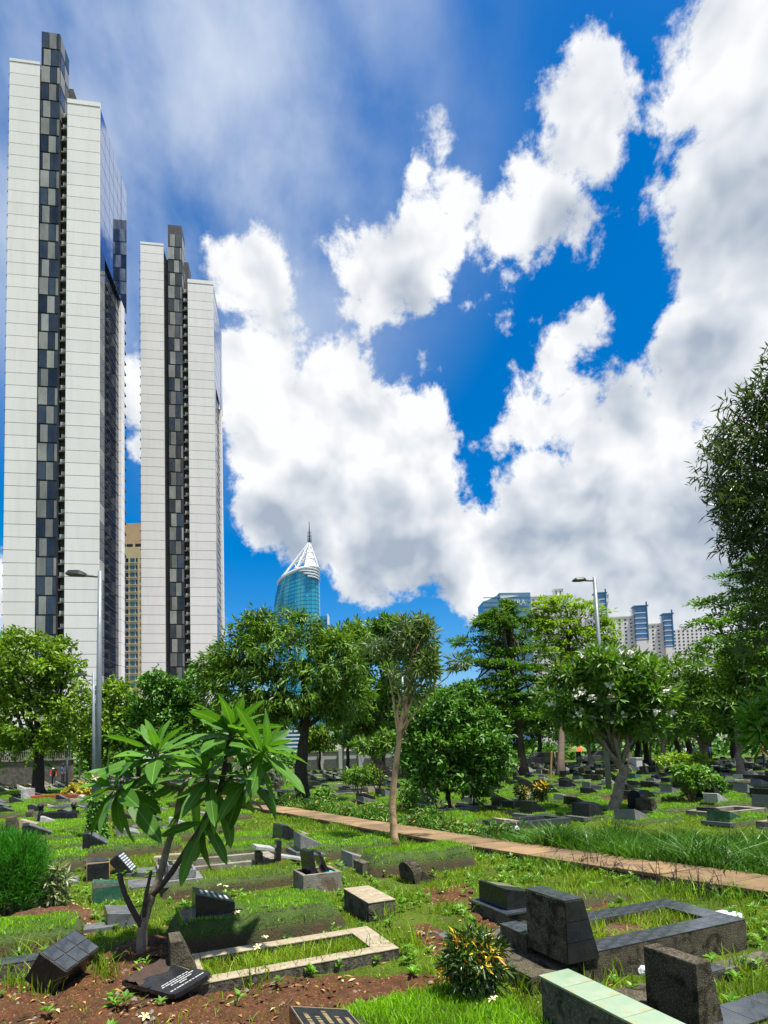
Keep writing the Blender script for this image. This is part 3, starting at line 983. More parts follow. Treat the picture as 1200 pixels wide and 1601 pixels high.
# ------------------------------------------------------------------ white apartment blocks with blue stair towers
Mt['aptwall'] = mk('white_render', (0.76, 0.73, 0.69), (0.70, 0.67, 0.63), 0.1, 0.8)
Mt['bluepanel'] = mk('blue_panel', (0.06, 0.17, 0.34), (0.08, 0.21, 0.39), 0.2, 0.25)
labels = ['white apartment block farthest behind the bright green trees', 'white apartment block with blue stair tower behind the lamp post',
          'white apartment block in the middle of the row with blue stair tower', 'white apartment block beside the dark tree with narrow blue stair tower']
spec = [(810, 880, 935, 925, 0.0, 620), (872, 951, 946, 938, 0.70, 540), (920, 1009, 968, 957, 0.76, 505), (990, 1051, 978, 970, 0.72, 520)]
for lab, (xa, xb, ya, yb, st, Y) in zip(labels, spec):
    a, b = at(xa, ya, Y), at(xb, yb, Y)
    W = b.x - a.x
    Ha = a.z
    t = empty('apartment_block', (a.x, Y, 0), rad(-6), lab, 'apartment block', 'white apartment blocks on the skyline')
    MB().box(0, W * 0.95, 0, 16, 0, Ha).build('wall', Mt['aptwall'], t)
    MB().box(-0.5, W * 0.95 + 0.3, -0.5, 16.4, Ha, Ha + 1.0).build('roof', Mt['aptwall'], t)
    MB().box(W * 0.80, W * 0.99, 3, 14, Ha + 1, Ha + 8).build('roof_house', Mt['aptwall'], t)
    MB().box(W * 0.78, W * 1.0, 2.6, 14.4, Ha + 8, Ha + 8.8).build('roof_house_cap', Mt['aptwall'], t)
    m, m2 = MB(), MB()
    nc = max(4, int(W * 0.9 / 4.2))
    for i in range(nc):
        x = (i + 0.25) * W * 0.95 / nc
        if st and W * (st - 0.03) < x + 1 < W * (st + 0.24):
            continue
        for k in range(int(Ha / 3.4)):
            m.box(x, x + 1.7, -0.12, 0.3, k * 3.4 + 1.0, k * 3.4 + 2.5)
            if i % 3 == 1:
                m2.box(x - 0.4, x + 2.2, -1.1, 0.1, k * 3.4 + 0.1, k * 3.4 + 0.9)
    m.build('window_grid', Mt['darkglass'], t, kind='stuff')
    if m2.v:
        m2.build('balcony_grid', Mt['aptwall'], t, kind='stuff')
    for k in (2, 3):
        for j in range(2):
            MB().box(W * (0.82 + j * 0.09), W * (0.82 + j * 0.09) + 1.6, 2.8, 3.2, Ha + k * 2 - 1.5, Ha + k * 2 - 0.2).build('window', Mt['darkglass'], t)
    if st:
        w0, w1 = W * st, W * (st + 0.2)
        MB().box(w0, w1, -3.5, 3, 0, Ha - 22).build('stair_shaft', Mt['aptwall'], t)
        MB().box(w0, w1, -3.5, 3, Ha - 22, Ha + 8).build('stair_tower', Mt['bluepanel'], t)
        m = MB()
        for k in range(6):
            m.box(w0 - 0.15, w1 + 0.15, -3.7, 3, Ha - 21 + k * 4.6, Ha - 20.2 + k * 4.6)
        m.build('stair_band', Mt['steelwhite'], t)
        MB().box(w0 - 1.2, w1 + 1.2, -4.2, 4, Ha + 8, Ha + 9).build('stair_roof', Mt['bluedark'], t)
        MB().box(w1 - 1.0, w1 + 0.2, -3.9, -3.4, Ha - 22, Ha + 12).build('stair_fin', Mt['bluedark'], t)
Y = 560
a, b = at(1036, 985, Y), at(1110, 985, Y)
t = empty('apartment_block', (a.x, Y, 0), rad(-4), 'low white apartment block half hidden by the overhanging dark branches', 'apartment block', 'white apartment blocks on the skyline')
MB().box(0, b.x - a.x, 0, 15, 0, a.z).build('wall', Mt['aptwall'], t)
m = MB()
for i in range(10):
    for k in range(int(a.z / 3.4)):
        m.box(1.5 + i * 4.2, 3.2 + i * 4.2, -0.12, 0.3, k * 3.4 + 1, k * 3.4 + 2.5)
m.build('window_grid', Mt['darkglass'], t, kind='stuff')

# ------------------------------------------------------------------ graves
def wedge(L, Lt, h, w, M=None):
    """headstone: upright back at x=0, sloped front, x along the grave"""
    return MB().prism([(0, 0), (L, 0), (Lt, h), (0, h)], -w / 2, w / 2, M)


def slant(L, h0, h1, w, M=None):
    """desk-shaped headstone: high at x=0, low at x=L"""
    return MB().prism([(0, 0), (L, 0), (L, h1), (0, h0)], -w / 2, w / 2, M)


def lines_on(L, h0, h1, w, rows, lo=0.18, hi=0.9, seed=0, marg=0.12):
    """raised letter-like marks in lines on the sloped face of slant(); text runs along y"""
    r = random.Random(seed)
    m = MB()
    sl = math.atan2(h1 - h0, L)
    Lt = math.hypot(L, h0 - h1)
    for i in range(rows):
        c = Lt * (lo + (hi - lo) * (i + 0.5) / rows)
        th = Lt * (hi - lo) / rows * 0.22
        half = w * (0.5 - marg) * r.uniform(0.55, 1.0)
        y = -half
        while y < half:
            l = r.uniform(0.5, 1.6) * th * 1.2
            vs = []
            for z in (-0.001, 0.0015):
                for yy in (y, min(y + l, half)):
                    for cc in (c - th, c + th):
                        vs.append((cc * math.cos(sl) - z * math.sin(sl), yy, h0 + cc * math.sin(sl) + z * math.cos(sl)))
            m.add(vs, [(0, 1, 3, 2), (4, 6, 7, 5), (0, 4, 5, 1), (2, 3, 7, 6), (0, 2, 6, 4), (1, 5, 7, 3)])
            y += l + th * r.choice((0.35, 0.35, 1.1))
    return m


def mound_mesh(L, Wd, h, seed=0, res=0.07):
    r = np.random.default_rng(seed)
    nx_, ny_ = int(L / res) + 1, int(Wd / res) + 1
    x = np.linspace(-0.06, L + 0.06, nx_)
    y = np.linspace(-Wd / 2 - 0.06, Wd / 2 + 0.06, ny_)
    X, Yg = np.meshgrid(x, y)
    rr_ = 0.22
    qx = np.maximum(np.abs(X - L / 2) - (L / 2 + 0.06 - rr_), 0)
    qy = np.maximum(np.abs(Yg) - (Wd / 2 + 0.06 - rr_), 0)
    e = 1 - np.clip(np.hypot(qx, qy) / rr_, 0, 1) ** 2.3
    Z = h * e * (1 + 0.05 * np.sin(X * 5 + seed)) + 0.015 * np.sin(7 * X + seed) * np.cos(8 * Yg) * e + r.normal(0, 0.006, X.shape) * e - 0.08 * (1 - e)
    ids = np.arange(nx_ * ny_).reshape(ny_, nx_)
    q = np.stack([ids[:-1, :-1], ids[:-1, 1:], ids[1:, 1:], ids[1:, :-1]], -1).reshape(-1)
    return X, Yg, Z, q


def mound_material():
    m = bpy.data.materials.new('turf_mound')
    m.use_nodes = True
    t = NT(m.node_tree)
    p = m.node_tree.nodes['Principled BSDF']
    tx = t.n('ShaderNodeTexCoord').outputs['Object']
    n = t.noise(tx, 6, 6, 0.65)
    n2 = t.noise(tx, 40, 4, 0.7)
    c = t.mix(t.ramp(n, 0.35, 0.65), (0.028, 0.060, 0.006), (0.050, 0.095, 0.009))
    c = t.mix(t.ramp(n2, 0.5, 0.7), c, (0.05, 0.036, 0.014))
    sp = t.n('ShaderNodeSeparateXYZ')
    t.put(sp.inputs[0], tx)
    side = t.ramp(t.m('ADD', sp.outputs[2], t.m('MULTIPLY_ADD', n2, 0.10, -0.05)), 0.05, 0.15, 1.0, 0.0)
    c = t.mix(side, c, t.mix(t.ramp(n, 0.4, 0.6), (0.028, 0.032, 0.008), (0.050, 0.030, 0.012)))   # cut sods show earth and moss low down
    t.put(p.inputs['Base Color'], c)
    p.inputs['Roughness'].default_value = 0.95
    b = t.n('ShaderNodeBump')
    b.inputs['Strength'].default_value = 0.9
    b.inputs['Distance'].default_value = 0.03
    t.put(b.inputs['Height'], n2)
    t.t.links.new(b.outputs[0], p.inputs['Normal'])
    return m


Mt['mound'] = mound_material()


def mound_grass(X, Yg, Z, dens, hh, mats, name, parent=None, wd=0.006, only_mesh=False, skip=None):
    area = (X.max() - X.min()) * (Yg.max() - Yg.min())
    n = int(area * dens)
    x = rng.uniform(X.min() + 0.01, X.max() - 0.01, n)
    y = rng.uniform(Yg.min() + 0.01, Yg.max() - 0.01, n)
    xi = np.clip(((x - X.min()) / (X.max() - X.min()) * (X.shape[1] - 1)).round().astype(int), 0, X.shape[1] - 1)
    yi = np.clip(((y - Yg.min()) / (Yg.max() - Yg.min()) * (X.shape[0] - 1)).round().astype(int), 0, X.shape[0] - 1)
    z = Z[yi, xi]
    zt = Z.max()
    keep = rng.uniform(0, 1, n) < np.clip(z / zt * 1.3, 0.45, 1)
    if skip is not None:
        keep &= ~((x > skip[0]) & (x < skip[1]) & (y > skip[2]) & (y < skip[3]))
    # thin worn spots
    keep &= rng.uniform(0, 1, n) < 0.55 + 0.45 * (np.sin(x * 4.1 + y * 2.3) * np.sin(y * 5.7 - x) > -0.55)
    x, y, z = x[keep], y[keep], z[keep]
    mi = (z < zt * 0.62).astype(int) * (rng.uniform(0, 1, len(x)) < 0.75)
    return blades(np.stack([x, y, z - 0.004], 1), rng.uniform(0.5, 1.2, len(x)) * hh * (1 - 0.35 * mi), rng.uniform(0.7, 1.3, len(x)) * wd, 0.5, mats, name, parent, mi=mi, only_mesh=only_mesh, **({} if only_mesh else {'kind': 'stuff'}))


def grave(u, n, label, group=None, cat='grave', rz=0.0, z=None, name='grave'):
    p = G(u, n)
    if z is None:
        z = float(gz(p.x, p.y))
    return empty(name, (p.x, p.y, z), ANG + rz, label, cat, group)


def add_mound(t, L, Wd, h, x0=0.0, y0=0.0, seed=0, dens=2600, hh=0.045, mats=None, skip=None, wd=0.006):
    X, Yg, Z, q = mound_mesh(L, Wd, h, seed)
    o = rawmesh('mound', np.stack([X, Yg, Z], -1).reshape(-1, 3), q, 4, Mt['mound'], t, smooth=True, loc=(x0, y0, 0))
    mound_grass(X, Yg, Z, dens, hh, mats or [Mt['lawn'], Mt['moss']], 'grass', o, wd, skip=skip)
    return o


def tiles(t, x0, x1, y0, y1, z, nx_, ny_, mat, gap=0.006, th=0.008, name='tile', parent=None, M=None):
    w, d = (x1 - x0) / nx_, (y1 - y0) / ny_
    me = MB().box(-w / 2 + gap / 2, w / 2 - gap / 2, -d / 2 + gap / 2, d / 2 - gap / 2, 0, th).mesh(name, mat, bevel=0.0015)
    for i in range(nx_):
        for j in range(ny_):
            L_ = Matrix.Translation((x0 + (i + .5) * w, y0 + (j + .5) * d, z)) @ Matrix.Rotation(rnd.uniform(-.004, .004), 4, 'X') @ Matrix.Rotation(rnd.uniform(-.004, .004), 4, 'Y')
            link(name, me, parent or t, M=(M @ L_) if M is not None else L_)


# --- beige framed grave with concrete head post
t = grave(0.32, 4.81, 'beige tiled rectangular grave frame with a mossy concrete head post')
L_, W_ = 1.74, 0.70
m = MB()
m.box(0, L_, -W_ / 2, -W_ / 2 + 0.13, -0.1, 0.105).box(0, L_, W_ / 2 - 0.13, W_ / 2, -0.1, 0.105)
m.box(0, 0.2, -W_ / 2 + 0.131, W_ / 2 - 0.131, -0.1, 0.104).box(L_ - 0.2, L_, -W_ / 2 + 0.131, W_ / 2 - 0.131, -0.1, 0.104)
m.build('curb', Mt['oldconcrete'], t, bevel=0.006)
for y0 in (-W_ / 2 - 0.004, W_ / 2 - 0.136):
    tiles(t, 0, L_, y0, y0 + 0.14, 0.106, 8, 1, Mt['beige'], 0.003)
tiles(t, 0, 0.205, -W_ / 2 + 0.137, W_ / 2 - 0.137, 0.106, 1, 2, Mt['beige'], 0.003)
tiles(t, L_ - 0.205, L_, -W_ / 2 + 0.137, W_ / 2 - 0.137, 0.106, 1, 2, Mt['beige'], 0.003)
m = wedge(0.25, 0.09, 0.34, 0.28, Matrix.Translation((-0.03, 0.12, 0)))
hs = m.build('headstone', Mt['terrazzo'], t, bevel=0.006)
n = 2600
P = np.stack([rng.uniform(0.2, L_ - 0.2, n), rng.uniform(-W_ / 2 + 0.13, W_ / 2 - 0.13, n), np.full(n, 0.045)], 1)
blades(P, rng.uniform(0.04, 0.11, n), rng.uniform(0.005, 0.01, n), 0.6, Mt['grass'], 'grass', t, kind='stuff')
MB().box(0.2, L_ - 0.2, -W_ / 2 + 0.131, W_ / 2 - 0.131, -0.05, 0.05).build('soil_bed', Mt['soil'], t)
keep_out(0.25, 2.08, 4.44, 5.18)

# --- mound with a black desk-shaped headstone right behind it
t = grave(0.37, 5.95, 'thick turf grave mound topped by a black desk-shaped granite headstone')
add_mound(t, 1.62, 0.84, 0.255, seed=3, dens=5200, hh=0.035, skip=(0.10, 0.62, -0.30, 0.22))
hs = slant(0.36, 0.22, 0.10, 0.36, Matrix.Translation((0.2, -0.05, 0.24))).build('headstone', Mt['granite'], t, bevel=0.004)
lines_on(0.36, 0.22, 0.10, 0.36, 5, 0.12, 0.92, 4).build('inscription', Mt['silver'], hs, loc=(0.2, -0.05, 0.241))
MB().box(0.08, 0.6, -0.27, 0.17, 0.2, 0.247).build('base_plate', Mt['blacktile_sheen'], t, bevel=0.003)
keep_out(0.3, 2.05, 5.5, 6.4)

# --- next mound with a grey terrazzo headstone
q = un(gp(262, 1404))
t = grave(q[0] - 0.05, q[1] + 0.3, 'turf grave mound with a small grey terrazzo headstone bearing a black plate')
add_mound(t, 1.85, 0.8, 0.17, seed=5, dens=3600, hh=0.05, skip=(0.0, 0.50, -0.3, 0.3), mats=[Mt['grass'], Mt['moss']])
MB().box(0.0, 0.48, -0.26, 0.26, 0.12, 0.20).build('base_plate', Mt['greyterrazzo'], t, bevel=0.006)
hs = slant(0.34, 0.19, 0.10, 0.42, Matrix.Translation((0.06, 0, 0.201))).build('headstone', Mt['greyterrazzo'], t, bevel=0.008)
sl = math.atan2(-0.09, 0.34)
pl = slant(0.30, 0.004, 0.004, 0.36, Matrix.Translation((0.075, 0, 0.201 + 0.188)) @ Matrix.Rotation(-sl, 4, 'Y')).build('name_plate', Mt['granite'], t)
lines_on(0.30, 0.0, -0.08, 0.36, 3, 0.1, 0.9, 5).build('inscription', Mt['gold'], pl, loc=(0.077, 0, 0.394))
keep_out(q[0] - 0.1, q[0] + 1.9, q[1] - 0.15, q[1] + 0.75)
q7 = q

# --- black striped headstone behind that one
q = un(gp(262, 1386))
t = grave(q[0], q[1] + 0.45, 'low black granite headstone with a ribbed sloping face behind the grey terrazzo one')
hs = slant(0.46, 0.26, 0.08, 0.42).build('headstone', Mt['granite'], t, bevel=0.004)
lines_on(0.46, 0.26, 0.08, 0.42, 7, 0.25, 0.98, 8, 0.06).build('inscription', Mt['silver'], hs, loc=(0, 0, 0.001))
MB().box(-0.5, 0.5, -0.3, 0.3, -0.03, 0.05).build('base_plate', Mt['greytile'], t, bevel=0.004)
keep_out(q[0] - 0.5, q[0] + .5, q[1] + .1, q[1] + .8)

# --- leaning black headstone
p = gp(205, 1366)
t = empty('leaning_headstone', (p.x, p.y, 0.0), ANG - 0.2, 'black headstone with a white lettered edge leaning far back', 'headstone')
Mr = Matrix.Translation((0, 0, 0.02)) @ Matrix.Rotation(rad(-38), 4, 'Y')
MB().box(-0.09, 0.06, -0.2, 0.2, 0, 0.34, Mr).build('slab', Mt['granite'], t, bevel=0.004)
m = MB()
for i in range(7):
    m.box(0.0605, 0.064, -0.17, -0.03, 0.03 + i * 0.043, 0.055 + i * 0.043, Mr).box(0.0605, 0.064, 0.0, 0.16, 0.03 + i * 0.043, 0.055 + i * 0.043, Mr)
m.build('inscription', Mt['silver'], t)
MB().box(-0.1, 0.85, -0.22, 0.22, -0.03, 0.045).build('base_plate', Mt['greytile'], t, bevel=0.004)

# --- tan broken slabs behind
for i, (px, py, l, w, lab) in enumerate(((240, 1348, 0.95, 0.16, 'cracked tan slab lying in the grass behind the leaning headstone'), (300, 1338, 0.8, 0.14, 'cracked tan slab lying farther right along the same grave edge'))):
    p = gp(px, py)
    t = empty('broken_slab', (p.x, p.y, 0), ANG - 0.15 + i * .05, lab, 'slab')
    x = 0
    k = 0
    while x < l:
        d = rnd.uniform(0.18, 0.32)
        MB().box(x, x + d - 0.015, -w / 2 + rnd.uniform(-.02, .02), w / 2, -0.02, 0.11 + rnd.uniform(-.02, .02)).build('piece', Mt['beige'], t, bevel=0.012)
        x += d

# --- green tiled headstone, black one behind, grey slabs
t = grave(*un(gp(145, 1414)), 'dark green tiled headstone with a sloping top in the rough grass', cat='headstone', name='tiled_headstone', rz=0.05)
slant(0.36, 0.26, 0.20, 0.24, Matrix.Translation((0, 0.12, 0))).build('body', Mt['grout'], t)
MB().box(0.002, 0.358, -0.008, -0.001, 0.0, 0.195).build('tile', Mt['greentile'], t)
MB().box(-0.008, -0.001, 0.004, 0.236, 0.0, 0.25).build('tile', Mt['greentile'], t)
slant(0.35, 0.008, 0.008, 0.225, Matrix.Translation((0.004, 0.12, 0.259)) @ Matrix.Rotation(math.atan2(0.06, 0.36), 4, 'Y')).build('tile', Mt['greentile'], t)
t = grave(*un(gp(135, 1380)), 'black tiled headstone with a brown side near the green one', cat='headstone', name='tiled_headstone', rz=0.08)
slant(0.30, 0.27, 0.26, 0.42, Matrix.Translation((0, 0.2, 0))).build('body', Mt['creamcap'], t)
tiles(t, 0.0, 0.30, 0.0, 0.41, 0.272, 1, 2, Mt['blacktile_sheen'])
MB().box(0.01, 0.29, -0.022, -0.011, 0.02, 0.25).build('tile', Mt['granite'], t)
MB().box(-0.75, -0.1, -0.05, 0.5, -0.02, 0.03).build('base_plate', Mt['greytile'], t, bevel=0.004)
t = grave(*un(gp(168, 1456)), 'cracked grey stone slab beside the stump of the dead limb', cat='slab', name='stone_slab', rz=0.1)
slant(0.30, 0.17, 0.12, 0.42, Matrix.Translation((0, 0.25, 0))).build('body', Mt['greytile'], t, bevel=0.006)
t = grave(*un(gp(128, 1462)), 'thin grey stone slab lying flat among yellow petals', cat='slab', name='stone_slab')
MB().box(0, 0.30, 0, 0.22, -0.02, 0.04).build('body', Mt['greytile'], t, bevel=0.005)

# --- mound at the edge with a tiled kerb
t = grave(-2.4, 6.55, 'bright green turf mound running out of the picture beside the soil heap')
add_mound(t, 1.98, 0.72, 0.21, seed=9, dens=5200, hh=0.04)
keep_out(-2.5, -0.38, 6.15, 6.95)
t = grave(-2.2, 5.62, 'low kerb capped with dark tiles below the turf mound', cat='kerb', name='tiled_kerb')
MB().box(0, 1.72, -0.09, 0.09, -0.1, 0.13).build('body', Mt['oldconcrete'], t, bevel=0.005)
tiles(t, 0, 1.72, -0.095, 0.095, 0.131, 6, 1, Mt['blacktile_sheen'])
keep_out(-2.3, -0.45, 5.5, 5.75)

# --- toppled block clad in black tiles
t = empty('toppled_block', (-2.472, 4.556, 0.0), 0.0, 'toppled block clad in square black tiles tipped on its side', 'block')
Mr = Matrix.Translation((0, 0, 0.272)) @ Matrix.Rotation(rad(87.4), 4, 'Z') @ Matrix.Rotation(rad(34.6), 4, 'X') @ Matrix.Rotation(rad(-8.4), 4, 'Y')
MB().box(-0.194, 0.194, -0.119, 0.119, -0.26, -0.010, Mr).build('body', Mt['grout'], t)
tiles(t, -0.194, 0.194, -0.119, 0.119, -0.009, 3, 2, Mt['blacktile_sheen'], 0.006, M=Mr)
for bx in ((-0.192, 0.192, -0.127, -0.1195, -0.258, -0.012), (-0.192, 0.192, 0.1195, 0.127, -0.258, -0.012), (0.1945, 0.202, -0.117, 0.117, -0.258, -0.012), (-0.202, -0.1945, -0.117, 0.117, -0.258, -0.012)):
    MB().box(*bx, Mr).build('tile', Mt['granite'], t, bevel=0.001)

# --- fallen plaque
a, b = gp(222, 1540), gp(305, 1570)
dv = (b - a)
t = empty('fallen_plaque', (a.x, a.y, 0.075), math.atan2(dv.y, dv.x), 'fallen black granite plaque with white lettering and one muddy end', 'plaque')
t.rotation_euler = (rad(9), rad(-3), math.atan2(dv.y, dv.x))
Lp = dv.length
hw = 0.165
r_ = 0.05
out = [(0, -hw), (Lp * 0.50, -hw), (Lp * 0.53, -hw + 0.035), (Lp * 0.55, -hw), (Lp - r_, -hw), (Lp - 0.015, -hw + 0.015), (Lp, -hw + r_), (Lp, hw - r_), (Lp - 0.015, hw - 0.015), (Lp - r_, hw), (Lp * 0.55, hw), (Lp * 0.53, hw - 0.035), (Lp * 0.50, hw), (0, hw)]
m = MB()
k = len(out)
m.add([(x, y, z) for z in (0.0, 0.035) for x, y in out], [tuple(range(k - 1, -1, -1)), tuple(range(k, 2 * k))] + [(i, (i + 1) % k, (i + 1) % k + k, i + k) for i in range(k)])
m.build('slab', Mt['granite'], t, bevel=0.003)
m = MB()
rr = random.Random(2)
for x0, half in ((0.66, 0.75), (0.71, 0.85), (0.76, 0.55), (0.81, 0.25), (0.89, 0.92)):
    y = -hw * half + 0.01
    while y < hw * half - 0.012:
        l = rr.uniform(0.008, 0.022)
        m.box(Lp * x0 - 0.006, Lp * x0 + 0.006, y, y + l, 0.034, 0.0365)
        y += l + rr.choice((0.003, 0.003, 0.008))
m.build('inscription', Mt['white'], t)
X = np.linspace(0.004, Lp * 0.40, 12)
Yy = np.linspace(-hw + 0.004, hw - 0.004, 14)
XX2, YY2 = np.meshgrid(X, Yy)
ed = np.clip((Lp * (0.33 + 0.06 * np.sin(YY2 * 30)) - XX2) / 0.06, -1, 1)
ZZ2 = 0.034 + 0.014 * ed + rng.normal(0, 0.004, XX2.shape) * (ed > 0)
ids = np.arange(12 * 14).reshape(14, 12)
rawmesh('mud_crust', np.stack([XX2, YY2, ZZ2], -1).reshape(-1, 3), np.stack([ids[:-1, :-1], ids[:-1, 1:], ids[1:, 1:], ids[1:, :-1]], -1).reshape(-1), 4, Mt['mud'], t)

# --- lawn mound at the very front with a gold-lettered headstone
t = grave(0.98, 3.12, 'smooth lawn grave at the bottom edge with a gold-lettered dark headstone')
add_mound(t, 1.22, 1.1, 0.13, 0.12, 0, seed=12, dens=9000, hh=0.06, skip=(-0.3, 0.2, -0.26, 0.30))
hs = slant(0.36, 0.25, 0.16, 0.5, Matrix.Translation((-0.13, 0.02, 0.05))).build('headstone', Mt['granite'], t, bevel=0.006)
lines_on(0.36, 0.25, 0.16, 0.5, 5, 0.1, 0.92, 11).build('inscription', Mt['gold'], hs, loc=(-0.13, 0.02, 0.051))
sl = math.atan2(-0.09, 0.36)
m = MB()
Mx = Matrix.Translation((-0.13, 0.02, 0.30)) @ Matrix.Rotation(-sl, 4, 'Y')
Lq = math.hypot(0.36, 0.09)
m.box(0.008, Lq - 0.008, 0.235, 0.243, -0.001, 0.0015, Mx).box(0.008, Lq - 0.008, -0.243, -0.235, -0.001, 0.0015, Mx).box(0.008, 0.014, -0.234, 0.234, -0.001, 0.0015, Mx).box(Lq - 0.014, Lq - 0.008, -0.234, 0.234, -0.001, 0.0015, Mx)
m.build('border_line', Mt['gold'], hs)
keep_out(0.75, 2.3, 2.4, 3.62)

# --- open concrete box tomb with broken granite
t = grave(1.96, 7.05, 'open stained concrete box tomb holding broken black granite slabs')
w1 = 0.05
m = MB()
m.box(0, 0.5, -0.06, -0.01, -0.05, 0.24).box(0, 0.5, 0.36, 0.41, -0.05, 0.24).box(0, 0.05, -0.009, 0.359, -0.05, 0.239).box(0.45, 0.5, -0.009, 0.359, -0.05, 0.239).box(0.05, 0.45, -0.009, 0.359, -0.05, 0.10)
m.build('box', Mt['concrete'], t, bevel=0.005)
MB().box(-0.05, 0.02, -0.14, 0.14, 0, 0.42, Matrix.Translation((0.17, 0.16, 0.10)) @ Matrix.Rotation(rad(-6), 4, 'Y') @ Matrix.Rotation(rad(8), 4, 'Z')).build('granite_slab', Mt['granite'], t, bevel=0.003)
MB().box(-0.02, 0.02, -0.15, 0.15, 0, 0.40, Matrix.Translation((0.40, 0.18, 0.12)) @ Matrix.Rotation(rad(-24), 4, 'Y')).build('granite_slab', Mt['granite'], t, bevel=0.003)
MB().box(-0.10, 0.11, -0.14, 0.14, 0.0, 0.02, Matrix.Translation((0.22, 0.17, 0.45)) @ Matrix.Rotation(rad(8), 4, 'Y')).build('granite_slab', Mt['greytile'], t, bevel=0.003)
Mt['bluecloth'] = mk('blue_cloth', (0.05, 0.30, 0.50), (0.07, 0.36, 0.56), 10, 0.7)
MB().box(0.30, 0.42, 0.02, 0.12, 0.20, 0.255, Matrix.Rotation(0.05, 4, 'Y')).build('blue_scrap', Mt['bluecloth'], t, bevel=0.02)
keep_out(1.9, 2.5, 6.95, 7.5)

# --- black post with white-topped slab
p = gp(433, 1356)
t = empty('broken_marker', (p.x, p.y, 0), ANG, 'black stone post standing through a white-topped broken slab', 'grave marker')
MB().box(-0.04, 0.04, -0.07, 0.07, -0.05, 0.42, Matrix.Rotation(rad(3), 4, 'Y')).build('post', Mt['granite'], t, bevel=0.004)
MB().box(-0.34, -0.05, -0.05, 0.3, 0.0, 0.05, Matrix.Translation((0, 0, 0.24)) @ Matrix.Rotation(rad(12), 4, 'Y')).build('slab', Mt['marble'], t, bevel=0.004)
MB().box(-0.3, -0.22, 0, 0.25, -0.05, 0.25).build('support', Mt['terrazzo'], t, bevel=0.004)
MB().box(0.05, 0.42, -0.04, 0.2, 0.0, 0.04, Matrix.Translation((0, 0, 0.16)) @ Matrix.Rotation(rad(14), 4, 'Y')).build('slab', Mt['marble'], t, bevel=0.004)

# --- grey wedge, beige block, round-topped stone
t = grave(3.08, 8.5, 'grey terrazzo wedge headstone lying in the grass near the plastic bag', cat='headstone', name='wedge_headstone')
slant(0.46, 0.22, 0.06, 0.5).build('body', Mt['greyterrazzo'], t, bevel=0.006)
MB().box(-0.1, 0.55, -0.3, 0.3, -0.05, 0.012).build('base_plate', Mt['greytile'], t)
t = grave(2.24, 5.93, 'oblong block with a beige tiled top and peeling dark sides', cat='block', name='tiled_block')
MB().box(0, 0.30, -0.37, 0.37, -0.05, 0.215).build('body', Mt['oldconcrete'], t, bevel=0.004)
tiles(t, -0.006, 0.306, -0.376, 0.376, 0.216, 1, 3, Mt['beige'], 0.003)
keep_out(2.2, 2.58, 5.5, 6.32)
t = grave(3.55, 7.15, 'dark round-topped stone marker tilting in the weeds', cat='headstone', name='round_headstone', rz=0.1)
prof = [(-0.19, -0.08), (0.19, -0.08), (0.19, 0.16)] + [(0.19 * math.cos(a_), 0.16 + 0.15 * math.sin(a_)) for a_ in np.linspace(0.3, math.pi - 0.3, 8)] + [(-0.19, 0.16)]
MB().prism(prof, -0.06, 0.08, Matrix.Rotation(rad(-13), 4, 'Y') @ Matrix.Rotation(math.pi / 2, 4, 'Z')).build('body', Mt['terrazzo'], t, bevel=0.008)
slant(0.42, 0.20, 0.02, 0.3, Matrix.Translation((0.04, 0, -0.03))).build('buttress', Mt['terrazzo'], t, bevel=0.01)

# --- black slanted headstone on a plate
t = grave(3.44, 5.11, 'black granite headstone with mossy sloping top on a cracked plate')
MB().box(-0.06, 0.42, -0.32, 0.32, -0.04, 0.11).build('base_plate', Mt['oldconcrete'], t, bevel=0.004)
MB().box(-0.08, 0.44, -0.34, 0.34, 0.111, 0.135).build('tile', Mt['blacktile_sheen'], t, bevel=0.003)
slant(0.34, 0.21, 0.14, 0.5, Matrix.Translation((0, 0, 0.136))).build('headstone', Mt['granite'], t, bevel=0.005)
Mt['mossy'] = mk('moss_film', (0.10, 0.12, 0.05), (0.14, 0.15, 0.08), 20, 0.9)
slant(0.26, 0.003, 0.003, 0.22, Matrix.Translation((0.05, 0.08, 0.336)) @ Matrix.Rotation(-math.atan2(-0.07, 0.34), 4, 'Y')).build('moss_patch', Mt['mossy'], t)
add_mound(t, 1.25, 0.62, 0.08, 0.5, 0.05, seed=21, dens=1500, hh=0.09, mats=[Mt['grass'], Mt['moss']])
MB().box(-0.75, -0.2, -0.55, -0.4, -0.02, 0.03).build('flat_tile', Mt['greytile'], t, bevel=0.004)
MB().box(-0.8, -0.62, -0.38, 0.2, -0.02, 0.028).build('flat_tile', Mt['greytile'], t, bevel=0.004)
keep_out(3.3, 3.95, 4.7, 5.5)

# --- large black tiled grave with an upright stone
t = grave(3.0, 3.73, 'large grave framed in glossy black tiles with a tall upright headstone')
L_, W_ = 1.78, 0.80
m = MB()
m.box(0, L_, -W_ / 2, -W_ / 2 + 0.2, -0.1, 0.20).box(0, L_, W_ / 2 - 0.2, W_ / 2, -0.1, 0.20)
m.box(0, 0.25, -W_ / 2 + 0.201, W_ / 2 - 0.201, -0.1, 0.199).box(L_ - 0.25, L_, -W_ / 2 + 0.201, W_ / 2 - 0.201, -0.1, 0.199)
m.build('curb', Mt['terrazzo'], t, bevel=0.004)
for y0 in (-W_ / 2 - 0.004, W_ / 2 - 0.201):
    tiles(t, 0, L_, y0, y0 + 0.205, 0.201, 9, 2, Mt['blacktile_sheen'], 0.004)
tiles(t, 0, 0.25, -W_ / 2 + 0.204, W_ / 2 - 0.204, 0.201, 1, 2, Mt['blacktile_sheen'], 0.004)
